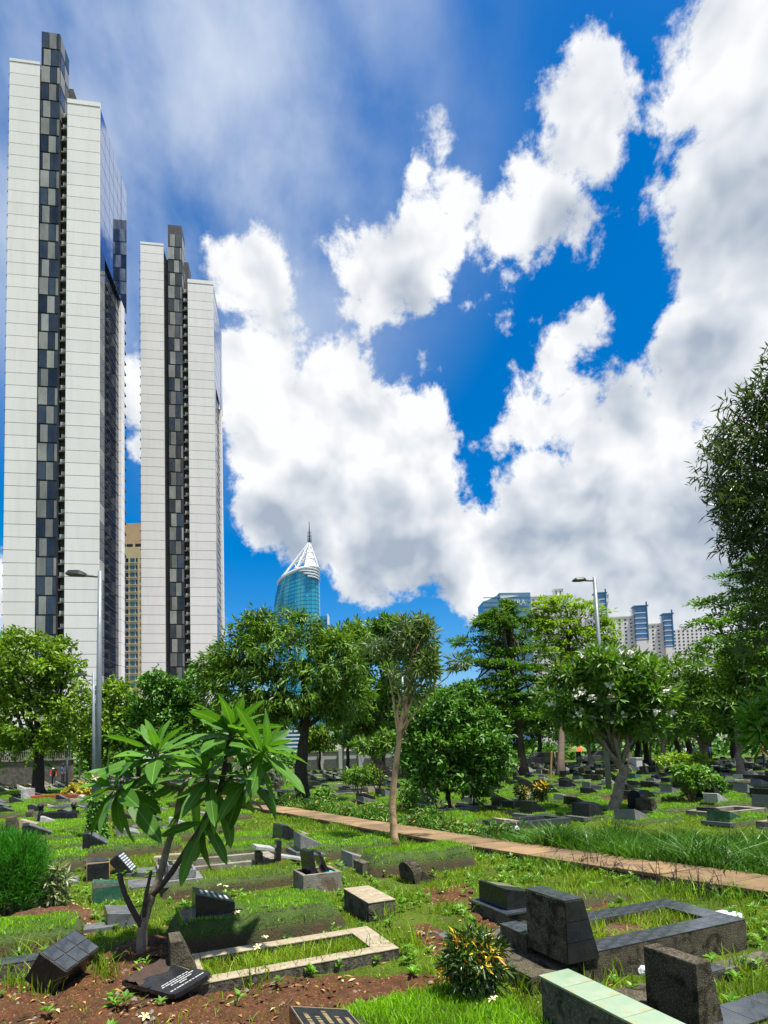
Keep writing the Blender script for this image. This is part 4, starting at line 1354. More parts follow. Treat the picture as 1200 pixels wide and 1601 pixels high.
tiles(t, L_ - 0.25, L_, -W_ / 2 + 0.204, W_ / 2 - 0.204, 0.201, 1, 2, Mt['blacktile_sheen'], 0.004)
MB().box(0.25, L_ - 0.25, -0.2, 0.2, -0.05, 0.15).build('soil_bed', Mt['soil'], t)
n = 1100
P = np.stack([rng.uniform(0.26, L_ - 0.26, n), rng.uniform(-0.19, 0.19, n), np.full(n, 0.145)], 1)
P = P[(np.sin(P[:, 0] * 6) * np.cos(P[:, 1] * 9) > -0.35)]
blades(P, rng.uniform(0.04, 0.12, len(P)), rng.uniform(0.006, 0.011, len(P)), 0.7, Mt['grass'], 'grass', t, kind='stuff')
hs = wedge(0.30, 0.17, 0.44, 0.44, Matrix.Translation((-0.16, -0.19, 0.16))).build('headstone', Mt['terrazzo'], t, bevel=0.004)
# tiles on the side and sloping front of the upright
for k in range(3):
    z0, z1 = 0.145 * k + 0.004, 0.145 * (k + 1) - 0.002
    f0_, f1_ = 0.30 - 0.13 * z0 / 0.44, 0.30 - 0.13 * z1 / 0.44
    MB().prism([(0.006, z0), (f0_ - 0.002, z0), (f1_ - 0.002, z1), (0.006, z1)], -0.42, -0.4105, Matrix.Translation((-0.16, 0, 0.162))).build('tile', Mt['granite'], hs)
    for j in range(2):
        MB().prism([(f0_ + 0.001, z0), (f0_ + 0.009, z0), (f1_ + 0.009, z1), (f1_ + 0.001, z1)], -0.405 + j * 0.216, -0.193 + j * 0.216, Matrix.Translation((-0.16, 0, 0.162))).build('tile', Mt['granite'], hs)
tiles(t, -0.158, 0.012, -0.412, 0.032, 0.602, 1, 2, Mt['blacktile_sheen'], 0.004, parent=hs)
MB().box(-0.44, -0.005, -0.36, 0.5, -0.1, 0.11).build('plinth', Mt['terrazzo'], t, bevel=0.006)
MB().box(-0.17, -0.004, 0.04, 0.38, 0.111, 0.245).build('step', Mt['terrazzo'], t, bevel=0.005)
tiles(t, -0.172, 0.0, 0.042, 0.384, 0.246, 1, 2, Mt['blacktile_sheen'], 0.004)
keep_out(2.5, 4.82, 3.28, 4.25)

# --- low wall capped with pale green tiles
t = grave(2.38, 2.1, 'low dark wall capped with pale green glazed tiles at the bottom corner', cat='wall', name='low_wall')
MB().box(-0.105, 0.105, -0.7, 0.8, -0.1, 0.365).build('body', Mt['oldconcrete'], t, bevel=0.004)
tiles(t, -0.115, 0.115, -0.7, 0.81, 0.366, 1, 7, Mt['greentop'], 0.004, 0.012)
keep_out(2.2, 2.55, 1.2, 3.0)

# --- rough upright terrazzo stone with tiled kerb
t = grave(3.04, 2.63, 'rough speckled upright headstone beside a black tiled kerb at the picture edge')
MB().box(-0.12, 0.3, -0.22, 0.5, -0.1, 0.06).build('plinth', Mt['terrazzo'], t, bevel=0.006)
wedge(0.22, 0.12, 0.42, 0.38, Matrix.Translation((0, 0, 0.03))).build('headstone', Mt['terrazzo'], t, bevel=0.007)
MB().box(0.301, 2.2, -0.28, -0.04, -0.1, 0.08).build('curb', Mt['terrazzo'], t, bevel=0.004)
tiles(t, 0.10, 2.2, -0.285, -0.035, 0.081, 8, 1, Mt['blacktile_sheen'], 0.004)
MB().box(0.7, 1.6, 0.36, 0.5, -0.1, 0.07).build('curb', Mt['oldconcrete'], t, bevel=0.004)
tiles(t, 0.45, 1.0, 0.36, 0.5, 0.071, 2, 1, Mt['blacktile_sheen'], 0.004)
keep_out(2.95, 3.35, 2.4, 3.1)
keep_out(3.1, 5.3, 2.33, 2.6)

# --- marker stones on the far side of the path
p = gp(995, 1270)
t = empty('round_headstone', (p.x, p.y, 0), ANG, 'slim black round-topped headstone with a pale slab beyond the long grass', 'headstone')
prof = [(-0.22, -0.05), (0.22, -0.05), (0.22, 0.42)] + [(0.22 * math.cos(a_), 0.42 + 0.16 * math.sin(a_)) for a_ in np.linspace(0.3, math.pi - 0.3, 8)] + [(-0.22, 0.42)]
MB().prism(prof, -0.07, 0.07, Matrix.Rotation(math.pi / 2, 4, 'Z')).build('body', Mt['granite'], t, bevel=0.01)
MB().prism([(0.1, -0.02), (0.9, -0.02), (0.5, 0.2), (0.1, 0.22)], -0.3, 0.3).build('slab', Mt['greytile'], t, bevel=0.008)
p = gp(995, 1204)
t = empty('white_pillar', (p.x, p.y, 0), ANG, 'small square white pillar among the far graves', 'pillar')
MB().box(-0.3, 0.3, -0.3, 0.3, 0, 0.85).build('shaft', Mt['white'], t, bevel=0.02)
MB().box(-0.34, 0.34, -0.34, 0.34, 0.851, 0.93).build('cap', Mt['white'], t, bevel=0.01)
p = gp(94, 1288)
t = empty('posted_tomb', (p.x, p.y, 0), ANG - 0.3, 'dark tomb between two turned posts with a long pale kerb', 'tomb')
MB().box(-0.42, 0.42, -0.25, 0.25, 0, 0.35).build('body', Mt['granite'], t, bevel=0.01)
for sx in (-1, 1):
    MB().tube([(sx * 0.45, -0.2, 0), (sx * 0.45, -0.2, 0.3), (sx * 0.45, -0.2, 0.42), (sx * 0.45, -0.2, 0.52), (sx * 0.45, -0.2, 0.56), (sx * 0.45, -0.2, 0.62)], [0.09, 0.08, 0.05, 0.09, 0.09, 0.03], 10).build('post', Mt['granite'], t)
MB().box(-0.7, 1.5, -0.9, -0.7, 0, 0.16).build('kerb', Mt['greytile'], t, bevel=0.01)
p = gp(90, 1252)
t = empty('red_kerb_grave', (p.x, p.y, 0), 0.1, 'grave framed in red tiles with a white headstone far off', 'grave')
m = MB()
m.box(-1.2, 1.3, -0.5, -0.35, 0, 0.28).box(-1.2, 1.3, 0.35, 0.5, 0, 0.28).box(-1.2, -1.05, -0.349, 0.349, 0, 0.27).box(1.15, 1.3, -0.349, 0.349, 0, 0.27)
m.build('curb', Mt['redtile'], t, bevel=0.01)
MB().box(-1.45, -1.21, -0.4, 0.4, 0, 0.62).build('headstone', Mt['marble'], t, bevel=0.01)

for (px, py, l, w_, h_, lab) in ((585, 1372, 1.7, 0.75, 0.26, 'bare bright green turf mound between the grey wedge and the round-topped stone'), (300, 1352, 1.7, 0.7, 0.2, 'long turf mound behind the cracked tan slabs'),
                                  (340, 1332, 1.7, 0.7, 0.22, 'turf mound below the lower leaves of the sapling')):
    q = un(gp(px, py))
    t = grave(q[0], q[1] + w_ / 2, lab)
    add_mound(t, l, w_, h_, seed=int(px), dens=2600, hh=0.05, wd=0.009)
    MB().box(-0.1, 0.02, -0.18, 0.18, -0.05, 0.16).build('marker_stone', Mt['oldconcrete'], t, bevel=0.01)
    keep_out(q[0] - .02, q[0] + l, q[1], q[1] + w_)

# ------------------------------------------------------------------ rows of graves farther off
Xm, Ym, Zm, qm = mound_mesh(1.7, 0.8, 0.21, 31, 0.12)
mound_me = [rawmesh('mound', np.stack([Xm, Ym, Zm], -1).reshape(-1, 3), qm, 4, Mt['mound'], only_mesh=True, smooth=True)]
turf_me = [mound_grass(Xm, Ym, Zm, d_, 0.05, [Mt['lawn'], Mt['moss']], 'grass', None, 0.014, only_mesh=True) for d_ in (1300, 800)]


def hs_mesh(kind):
    m = MB()
    if kind == 'black':
        m.prism([(0, -0.05), (0.46, -0.05), (0.46, 0.10), (0.1, 0.30), (0, 0.30)], -0.25, 0.25)
        return m.mesh('headstone', Mt['granite'], bevel=0.006)
    if kind == 'grey':
        m.prism([(0, -0.05), (0.44, -0.05), (0.44, 0.10), (0, 0.27)], -0.25, 0.25)
        return m.mesh('headstone', Mt['greyterrazzo'], bevel=0.006)
    if kind == 'dark_upright':
        m.prism([(0, -0.05), (0.26, -0.05), (0.12, 0.40), (0, 0.40)], -0.26, 0.26)
        return m.mesh('headstone', Mt['terrazzo'], bevel=0.006)
    if kind == 'white':
        m.prism([(0, -0.05), (0.40, -0.05), (0.40, 0.08), (0.06, 0.28), (0, 0.28)], -0.25, 0.25)
        return m.mesh('headstone', Mt['marble'], bevel=0.006)
    if kind == 'green':
        m.prism([(0, -0.05), (0.46, -0.05), (0.46, 0.13), (0, 0.26)], -0.25, 0.25)
        return m.mesh('headstone', Mt['greentile'], bevel=0.006)
    if kind == 'tan':
        m.prism([(0, -0.05), (0.40, -0.05), (0.40, 0.13), (0, 0.22)], -0.28, 0.28)
        return m.mesh('headstone', Mt['beige'], bevel=0.006)


HS = {k: hs_mesh(k) for k in ('black', 'grey', 'dark_upright', 'white', 'green', 'tan')}
plate_me = MB().box(-0.08, 0.56, -0.33, 0.33, -0.05, 0.03).mesh('base_plate', Mt['greytile'], bevel=0.004)
top_me = MB().prism([(0.11, 0.2965), (0.455, 0.105), (0.458, 0.109), (0.113, 0.3005)], -0.19, 0.19).mesh('inscription_plate', Mt['greytile'])
curb_m = MB()
curb_m.box(0, 1.8, -0.42, -0.30, -0.05, 0.14).box(0, 1.8, 0.30, 0.42, -0.05, 0.14).box(0, 0.15, -0.299, 0.299, -0.05, 0.139).box(1.62, 1.8, -0.299, 0.299, -0.05, 0.139)
curb_me = {k: curb_m.mesh('curb', Mt[k], bevel=0.006) for k in ('greytile', 'concrete', 'blacktile_sheen')}
far_rows = MB()
WORDS = {'black': 'black sloping granite', 'grey': 'grey terrazzo', 'dark_upright': 'weathered upright', 'white': 'white marble', 'green': 'dark green tiled', 'tan': 'tan stone'}
LANDMARKS = [(nm, gp(*q)) for nm, q in (('the ivy-footed lamp post', (152, 1321)), ('the drooping tree', (472, 1260)), ('the leaning frangipani trunk', (612, 1224)), ('the pale-barked tree', (618, 1322)), ('the dense bush tree', (700, 1268)),
             ('the tall tiered tree', (820, 1214)), ('the white blossomed frangipani', (957, 1272)), ('the round-topped black headstone', (995, 1270)), ('the small white pillar', (995, 1204)), ('the pale flowered shrub', (1080, 1254)),
             ('the tomb with turned posts', (94, 1288)), ('the red framed grave', (90, 1252)), ('the dark left trunk', (62, 1247)), ('the thin white pole', (537, 1222)), ('the leaning yellow post', (762, 1244)),
             ('the small upright shrub', (1122, 1248)), ('the dark climbing shrub', (232, 1290)), ('the bare-branched frangipani', (1105, 1213)), ('the tilted lamp post', (952, 1240)), ('the brownish crotons', (830, 1262)))]
ORD = ['', 'second ', 'third ', 'fourth ', 'fifth ', 'sixth ', 'seventh ', 'eighth ', 'ninth ', 'tenth ', 'eleventh ', 'twelfth ', 'thirteenth ', 'fourteenth ', 'fifteenth ', 'sixteenth ', 'seventeenth ', 'eighteenth ', 'nineteenth ', 'twentieth ']
rank, made = {}, {}
cand = []
for i in range(-40, 60):
    for j in range(-10, 110):
        u = i * 2.35 + 0.5 * math.sin(j * 1.7)
        n_ = 1.2 * j + 0.1 * math.sin(i * 3.1)
        u += rnd.uniform(-0.35, 0.35)
        n_ += rnd.uniform(-0.12, 0.12)
        p = G(u, n_)
        if p.y < 8.5 or p.y > 62:
            continue
        pu = float(path_u(n_))
        if n_ < 26 and pu - 2.2 < u < pu + 1.15:
            continue
        if u < pu and n_ < 9.2:
            continue
        if u > pu and n_ < 10.5 and u < pu + 4.3:
            continue
        x, y = to_px(p)
        if -60 < x < 1260:
            cand.append((p.y, u, n_, p, u > pu))
cand.sort(key=lambda c: c[0])
for k, (dist, u, n_, p, right) in enumerate(cand):
    r = rnd.random()
    if rnd.random() < 0.10:
        continue
    if right:
        kind = 'black' if r < 0.58 else 'grey' if r < 0.74 else 'dark_upright' if r < 0.84 else 'white' if r < 0.90 else 'tan' if r < 0.96 else 'green'
    else:
        kind = 'black' if r < 0.40 else 'grey' if r < 0.58 else 'dark_upright' if r < 0.70 else 'white' if r < 0.86 else 'tan' if r < 0.95 else 'green'
    if k < 290:
        where = 'beyond the footpath' if right else 'on the near side of the footpath'
        style = rnd.random()
        what = 'turf mound' if style < (0.78 if right else 0.85) else 'stone frame'
        lm = min(LANDMARKS, key=lambda q: (Vector((q[1].x, q[1].y, 0)) - p).length)
        rank.setdefault((kind, what, lm[0]), []).append(((Vector((lm[1].x, lm[1].y, 0)) - p).length, k))
        t = empty('grave', (p.x, p.y, float(gz(p.x, p.y))), ANG + rnd.uniform(-0.09, 0.09), None, 'grave', '%s headstones with a %s %s' % (WORDS[kind], what, where))
        made[k] = t
        zt = 0.0
        if style < (0.78 if right else 0.85):
            mo = link('mound', mound_me[0], t, (0, 0, rnd.uniform(-0.09, -0.02) if right else rnd.uniform(-0.03, 0.05)))
            link('grass', turf_me[0 if dist < 22 else 1], mo, kind='stuff')
            zt = 0.12 if not right else 0.08
        else:
            link('curb', curb_me[rnd.choice(('greytile', 'concrete', 'blacktile_sheen'))], t)
        ho = link('headstone', HS[kind], t, (rnd.uniform(0.0, 0.15), 0, zt))
        ho.rotation_euler = (rnd.uniform(-0.06, 0.06), rnd.uniform(-0.10, 0.08), rnd.uniform(-0.15, 0.15))
        ho.scale = (rnd.uniform(0.85, 1.2), rnd.uniform(0.85, 1.15), rnd.uniform(0.75, 1.2))
        if kind == 'black' and dist < 30:
            link('inscription_plate', top_me, ho)
        if rnd.random() < 0.5:
            link('base_plate', plate_me, t, (0, 0, zt))
    else:
        M_ = Matrix.Translation(p) @ Matrix.Rotation(ANG + rnd.uniform(-.1, .1), 4, 'Z')
        far_rows.cur = {'black': 0, 'grey': 1, 'dark_upright': 2, 'white': 3, 'green': 4, 'tan': 5}[kind]
        h_ = rnd.uniform(0.28, 0.45)
        far_rows.prism([(0, -0.05), (0.46, -0.05), (0.46, 0.15), (0.05, h_), (0, h_)], -0.26, 0.26, M_)
        if rnd.random() < 0.5:
            far_rows.box(0.5, 1.9, -0.4, 0.4, -0.05, 0.13, M_)
for (kind, what, lm), lst in rank.items():
    for i, (_, k) in enumerate(sorted(lst)):
        made[k]['label'] = '%s headstone with %s, %sclosest to %s' % (WORDS[kind], what, ORD[min(i, 19)], lm)
far_rows.build('distant_headstones', [Mt[k] for k in ('granite', 'greyterrazzo', 'terrazzo', 'marble', 'greentile', 'beige')], label='mass of tiny headstones in the farthest rows under the trees', cat='headstones', kind='stuff')

# ------------------------------------------------------------------ trees
def nrm(a):
    return a / np.maximum(np.linalg.norm(a, axis=-1, keepdims=True), 1e-9)


def rdir(n):
    return nrm(rng.normal(0, 1, (n, 3)))


def blob_points(blobs, n, inner=0.40, low=-0.75, over=0.22):
    """cluster centres spread through a set of ellipsoids, denser to the outside"""
    C = np.array([b[0] for b in blobs], float)
    R = np.array([b[1] for b in blobs], float)
    w = (R[:, 0] * R[:, 2]) ** 1.0
    k = rng.choice(len(blobs), n, p=w / w.sum())
    d = rdir(n)
    d[:, 2] = np.where(d[:, 2] < low, -d[:, 2], d[:, 2])
    s = rng.uniform(inner, 1.0 + over, n) ** 0.6
    wob = 1 + 0.18 * np.sin(7 * d[:, 0] + 3 * k) * np.sin(6 * d[:, 2] + 2 * k)
    P = C[k] + d * R[k] * (s * wob)[:, None]
    return P, d


def leaves(blobs, nclus, per, kind, L, W, rc, axis_up=0.3):
    P, d = blob_points(blobs, nclus)
    n = nclus * per
    ctr = np.repeat(P, per, 0)
    out = np.repeat(d, per, 0)
    r = rdir(n)
    if kind == 'droop':
        base = ctr + r * rc * rng.uniform(0.2, 1, (n, 1))
        dr = nrm(out * 0.6 + rdir(n) * 0.55 + np.array([0, 0, -0.45]))
        nn = nrm(out + rdir(n) * 0.5)
        l = rng.uniform(0.7, 1.25, n) * L
    elif kind == 'rosette':
        ax = nrm(d + np.array([0, 0, axis_up]) + rdir(nclus) * 0.25)
        A = np.repeat(ax, per, 0)
        t1 = nrm(np.cross(A, np.array([0.3, 0.2, 0.9])))
        t2 = np.cross(A, t1)
        ph = np.tile(np.arange(per) * 2.39996, nclus) + np.repeat(rng.uniform(0, 6, nclus), per)
        el = np.tile(np.linspace(1.25, -0.35, per), nclus) + rng.normal(0, 0.12, n)
        dr = (t1 * np.cos(ph)[:, None] + t2 * np.sin(ph)[:, None]) * np.cos(el)[:, None] + A * np.sin(el)[:, None] + np.array([0, 0, -0.12])
        base = ctr + dr * 0.02 - A * (np.tile(np.linspace(0, 1, per), nclus) * rc)[:, None]
        nn = nrm(A + rdir(n) * 0.15)
        l = rng.uniform(0.75, 1.15, n) * L
    elif kind == 'layer':
        o2 = r.copy()
        o2[:, 2] *= 0.22
        base = ctr + o2 * rc * rng.uniform(0.1, 1, (n, 1))
        dr = nrm(out * np.array([1, 1, 0.2]) + rdir(n) * 0.7 + np.array([0, 0, 0.12]))
        nn = nrm(np.array([0, 0, 1.0]) + rdir(n) * 0.4)
        l = rng.uniform(0.7, 1.3, n) * L
    else:
        base = ctr + r * rc * rng.uniform(0.15, 1, (n, 1))
        dr = nrm(out * 0.6 + rdir(n) + np.array([0, 0, -0.15]))
        nn = nrm(out * 0.5 + rdir(n) * 0.7 + np.array([0, 0, 0.7]))
        l = rng.uniform(0.65, 1.3, n) * L
    return base, dr, nn, l, l * (W / L)


def px_blobs(lst, Y):
    k = Y / FPX
    out = []
    for b in lst:
        px, py, rx, ry = b[:4]
        dy = b[4] if len(b) > 4 else 0
        c = at(px, py, Y + dy * k)
        out.append((tuple(c), (rx * k, (rx + ry) * 0.5 * k, ry * k)))
    return out


def limb(m, a, b, r0, r1, wob=0.06, k=5, sides=7):
    a, b = Vector(a), Vector(b)
    L = (b - a).length
    pts, rs = [], []
    for i in range(k + 1):
        f = i / k
        p = a.lerp(b, f)
        if 0 < i < k:
            p += Vector((rnd.uniform(-1, 1), rnd.uniform(-1, 1), rnd.uniform(-0.3, 1))) * L * wob
        pts.append(p)
        rs.append(r0 + (r1 - r0) * f)
    m.tube(pts, rs, sides, 0.06)


def tree(label, base_px, Y, trunk_px, r0, blobs, kind, leafm, nclus, per, L, W, rc, bark='darkbark', name='tree', group=None, cat='tree', nlimbs=1.0, base=None, axis_up=0.3, blobs_world=None):
    b = gp(*base_px) if base is None else Vector(base)
    if Y is None:
        Y = b.y
    t = empty(name, (b.x, b.y, 0), 0, label, cat, group)
    off = -Vector((b.x, b.y, 0))
    pts = [Vector((b.x, b.y, -0.1))] + [at(x, y, Y + dd) for x, y, dd in [(q + (0,))[:3] for q in trunk_px]]
    m = MB()
    fine, rs = [], []
    for i in range(len(pts) - 1):
        for f in (0, 0.33, 0.66):
            fine.append(pts[i].lerp(pts[i + 1], f) + Vector((rnd.uniform(-1, 1), rnd.uniform(-1, 1), 0)) * r0 * (0.18 if (i or f) else 0))
    fine.append(pts[-1])
    for i in range(len(fine)):
        f = i / (len(fine) - 1)
        rs.append(r0 * (1.0 - 0.6 * f) * (1.35 if i == 0 else 1))
    m.tube([p + off for p in fine], rs, 10, 0.07)
    bw = blobs_world or px_blobs(blobs, Y)
    sat = []
    for c, R in bw:
        for _ in range(2):
            dv = Vector((rnd.uniform(-1, 1), rnd.uniform(-1, 1), rnd.uniform(-0.35, 1))).normalized()
            f_ = rnd.uniform(0.28, 0.42)
            sat.append(((c[0] + dv.x * R[0] * 1.02, c[1] + dv.y * R[1] * 1.02, c[2] + dv.z * R[2] * 1.02), tuple(q * f_ for q in R)))
    bw0 = bw
    if kind != 'layer':
        bw = bw + sat
    for c, R in bw0:
        for _ in range(max(1, int(nlimbs))):
            st = fine[rnd.randrange(max(1, len(fine) * 2 // 3 - 1), len(fine))]
            tgt = Vector(c) + Vector((rnd.uniform(-.4, .4) * R[0], rnd.uniform(-.4, .4) * R[1], rnd.uniform(-0.1, .5) * R[2]))
            limb(m, st + off, tgt + off, r0 * 0.38, r0 * 0.08)
    m.build('trunk', Mt[bark], t, smooth=True)
    B, dr, nn, l, w = leaves(bw, nclus, per, kind, L, W, rc, axis_up)
    B = B + np.array(off)
    cards('crown', B, dr, nn, l, w, Mt[leafm], t, mid=0.6 if kind == 'rosette' else 0.45)
    return t, bw


tree('leafy green tree with a dark trunk in front of the taller skyscraper', (62, 1247), None, [(60, 1190), (58, 1130)], 0.34,
     [(60, 1045, 62, 48), (15, 1075, 60, 60), (105, 1080, 38, 45), (45, 1130, 75, 50), (95, 1030, 30, 30), (-40, 1060, 60, 70), (100, 1130, 42, 38), (20, 1020, 35, 25), (35, 1175, 50, 25)],
     'broad', 'broad', 800, 20, 0.26, 0.13, 0.42)
tree('round leafy tree just behind the lamp post', (190, 1212), 46, [(188, 1180)], 0.25, [(185, 1095, 30, 28), (165, 1145, 42, 38), (205, 1140, 38, 40), (180, 1175, 50, 25)], 'broad', 'broad', 450, 18, 0.36, 0.2, 0.55)
tree('dark rounded tree below the shorter looking skyscraper', (262, 1208), 44, [(262, 1180)], 0.25, [(250, 1100, 45, 36), (235, 1145, 45, 42), (290, 1130, 42, 45), (320, 1080, 32, 40), (262, 1078, 22, 16), (300, 1165, 60, 25)], 'broad', 'shrub', 700, 18, 0.32, 0.18, 0.5)
tree('drooping dark green tree with a stout trunk beside the footpath', (472, 1260), None, [(470, 1200), (474, 1150), (480, 1110)], 0.27,
     [(440, 1020, 70, 50), (385, 1035, 50, 50), (520, 1060, 42, 62), (450, 1085, 85, 45), (405, 985, 30, 26), (460, 985, 40, 28), (350, 1085, 36, 36), (335, 1045, 26, 22), (540, 1015, 32, 30), (490, 1110, 46, 30), (400, 1115, 50, 28), (550, 1090, 30, 40)],
     'droop', 'droop', 1050, 18, 0.25, 0.06, 0.27, nlimbs=1)
tree('broad frangipani tree with a leaning grey trunk behind the drooping one', (612, 1224), 36, [(588, 1190), (578, 1160), (582, 1120)], 0.36,
     [(565, 1015, 48, 40), (615, 1010, 45, 35), (540, 1000, 28, 25), (590, 1060, 60, 50), (650, 1050, 40, 55), (620, 1110, 50, 40), (560, 1110, 50, 40), (600, 985, 40, 18), (560, 1150, 36, 24), (640, 1150, 40, 28)],
     'rosette', 'plumleaf2', 620, 14, 0.48, 0.14, 0.25, bark='bark', nlimbs=2)
tree('slim pale-barked tree with strap-leaved tufts beside the footpath', (618, 1322), None, [(613, 1260), (621, 1180), (628, 1120), (640, 1085, .1)], 0.078,
     [(645, 1000, 34, 30), (665, 1005, 22, 32), (612, 1022, 24, 18), (652, 1048, 26, 30), (718, 1036, 14, 10), (590, 1016, 14, 10), (645, 974, 32, 10), (668, 1045, 16, 28), (645, 1082, 18, 20)],
     'rosette', 'dracaena', 80, 24, 0.23, 0.036, 0.18, bark='palebark', nlimbs=1, axis_up=-0.15)
tree('dense dark leafy bush tree on the far edge of the footpath', (700, 1268), None, [(700, 1235), (702, 1190)], 0.10,
     [(700, 1125, 48, 38), (685, 1175, 52, 44), (745, 1165, 48, 42), (700, 1220, 54, 42), (660, 1125, 28, 26), (775, 1190, 26, 30), (735, 1110, 32, 22), (760, 1220, 26, 30), (655, 1190, 26, 30), (720, 1090, 28, 14)],
     'broad', 'shrub', 850, 18, 0.16, 0.07, 0.24, nlimbs=2)
# tiered trees
tiers = []
for i, (yy, cx, hw) in enumerate([(952, 795, 12), (966, 780, 34), (982, 785, 52), (1000, 775, 66), (1020, 790, 72), (1045, 780, 78), (1070, 790, 80), (1095, 780, 80), (1120, 790, 74), (1145, 785, 66), (1168, 795, 52)]):
    for sgn in (-1, 1):
        tiers.append((cx + sgn * hw * 0.48, yy + rnd.uniform(-5, 5), hw * 0.52, 8, rnd.uniform(-20, 20)))
    tiers.append((cx, yy - 5, hw * 0.45, 9, rnd.choice((-1, 1)) * hw * 0.5))
tree('tall tiered tree with flat dark layers behind the footpath', (820, 1214), 38, [(812, 1150), (800, 1050), (798, 945)], 0.30, tiers, 'layer', 'layer', 1050, 18, 0.24, 0.12, 0.5, bark='bark')
br = [(850, 950, 26, 14), (880, 948, 30, 14), (915, 960, 32, 16), (945, 985, 22, 14), (870, 985, 42, 16), (910, 1000, 40, 18), (865, 1020, 40, 18), (900, 1035, 36, 16), (960, 1003, 10, 8), (840, 980, 24, 18), (930, 1040, 20, 12)]
tree('bright yellow-green tiered tree in front of the apartment blocks', (876, 1214), 41, [(878, 1130), (885, 1040), (892, 985)], 0.24, br, 'layer', 'bright', 620, 16, 0.26, 0.12, 0.5, bark='bark')
t10, bw10 = tree('frangipani tree with white blossom beside the tilted lamp post', (957, 1272), None, [(968, 1230), (975, 1205), (958, 1180, 0.1), (950, 1150, .2)], 0.16,
     [(930, 1055, 56, 32), (990, 1065, 48, 36), (880, 1075, 34, 30), (960, 1105, 70, 32), (1022, 1090, 30, 30), (900, 1120, 44, 28), (950, 1030, 50, 18), (1000, 1130, 44, 24), (935, 1140, 40, 20)],
     'rosette', 'plumleaf2', 330, 14, 0.30, 0.085, 0.14, bark='plumbark', nlimbs=2)
P, d = blob_points(bw10, 44, 1.0, -0.5, 0.22)
P[:, 1] -= 0.45
n = 44 * 12
off = np.array(t10.location)
Pq = np.repeat(P, 12, 0) + rng.normal(0, 0.05, (n, 3)) - off
cards('blossom', Pq, nrm(rdir(n) + np.repeat(d, 12, 0)), rdir(n), 0.10, 0.08, Mt['whitepetal'], t10, kind='stuff')
tree('rounded light green tree below the apartment blocks', (985, 1205), 48, [(985, 1160)], 0.25, [(960, 1045, 46, 20), (1000, 1060, 48, 28), (940, 1065, 40, 26), (1030, 1070, 30, 26), (980, 1090, 70, 40)], 'broad', 'bright', 500, 18, 0.34, 0.18, 0.5)
for i, (bx, by, Y, lab, bl) in enumerate((
    (1105, 1213, 33, 'dark frangipani tree with bare forking branches behind the white blossomed one', [(1105, 1050, 56, 42), (1080, 1095, 52, 38), (1130, 1090, 50, 44), (1160, 1050, 40, 36), (1090, 1135, 60, 28)]),
    (1160, 1215, 30, 'dark frangipani tree under the overhanging branches at the picture edge', [(1175, 1050, 46, 46), (1190, 1100, 50, 44), (1150, 1120, 52, 34), (1210, 1040, 50, 50), (1200, 1150, 40, 22)]),
    (1040, 1200, 48, 'dark frangipani tree standing far back between the blossomed tree and its neighbour', [(1050, 1110, 46, 40), (1020, 1130, 40, 34), (1070, 1140, 46, 30), (1040, 1080, 30, 22)]),
    (925, 1203, 50, 'far frangipani tree behind the tilted lamp post', [(920, 1120, 46, 36), (890, 1140, 40, 30), (950, 1140, 46, 30)]),
)):
    tree(lab, (bx, by), Y, [(bx - 6, by - 35), (bx + 4, by - 60)], 0.22, bl, 'rosette', 'plumleaf2', 340, 14, 0.46, 0.13, 0.22, bark='plumbark', nlimbs=3, group='frangipani trees across the footpath')
# big trees at the right-hand edge
Y = 9.2
b = at(1390, 1180, Y)
big, _ = tree('tall grey-green tree with narrow leaves leaning in from the picture edge', None, Y, [(1380, 1050), (1350, 900), (1320, 760)], 0.2,
     [(1175, 680, 56, 44), (1155, 745, 56, 44), (1190, 625, 44, 32), (1215, 760, 80, 80), (1170, 810, 50, 40), (1150, 850, 34, 26), (1240, 680, 80, 90), (1215, 850, 70, 50), (1225, 590, 40, 34), (1280, 800, 80, 120), (1205, 900, 44, 24), (1210, 560, 14, 26), (1215, 930, 60, 40), (1230, 980, 60, 40)],
     'broad', 'olive', 1200, 13, 0.18, 0.030, 0.17, bark='bark', base=(b.x, b.y, 0), nlimbs=3)
tr = []
for yy, xa, in ((880, 1155), (905, 1120), (930, 1140), (945, 1085), (962, 1110), (978, 1078), (992, 1120), (1006, 1095), (1022, 1130), (1040, 1150)):
    x = xa
    while x < 1330:
        tr.append((x + 26, yy + (x - xa) * -0.05 + rnd.uniform(-4, 4), 32, 7, rnd.uniform(-40, 40)))
        x += 44
Y = 22
b = at(1300, 1250, Y)
tree('dark tiered tree reaching in flat sprays from the picture edge', None, Y, [(1300, 1150), (1295, 1000), (1290, 880)], 0.25, tr, 'layer', 'layer', 1500, 18, 0.15, 0.065, 0.36, bark='darkbark', base=(b.x, b.y, 0))
Y = 9.5
b = at(1225, 1320, Y)
tree('frangipani with long light green leaves cut by the picture edge', None, Y, [(1222, 1230), (1215, 1170)], 0.06, [(1190, 1125, 18, 20), (1205, 1100, 20, 16), (1185, 1160, 10, 12), (1215, 1150, 22, 26)], 'rosette', 'weed', 22, 16, 0.36, 0.075, 0.1, bark='plumbark', base=(b.x, b.y, 0))

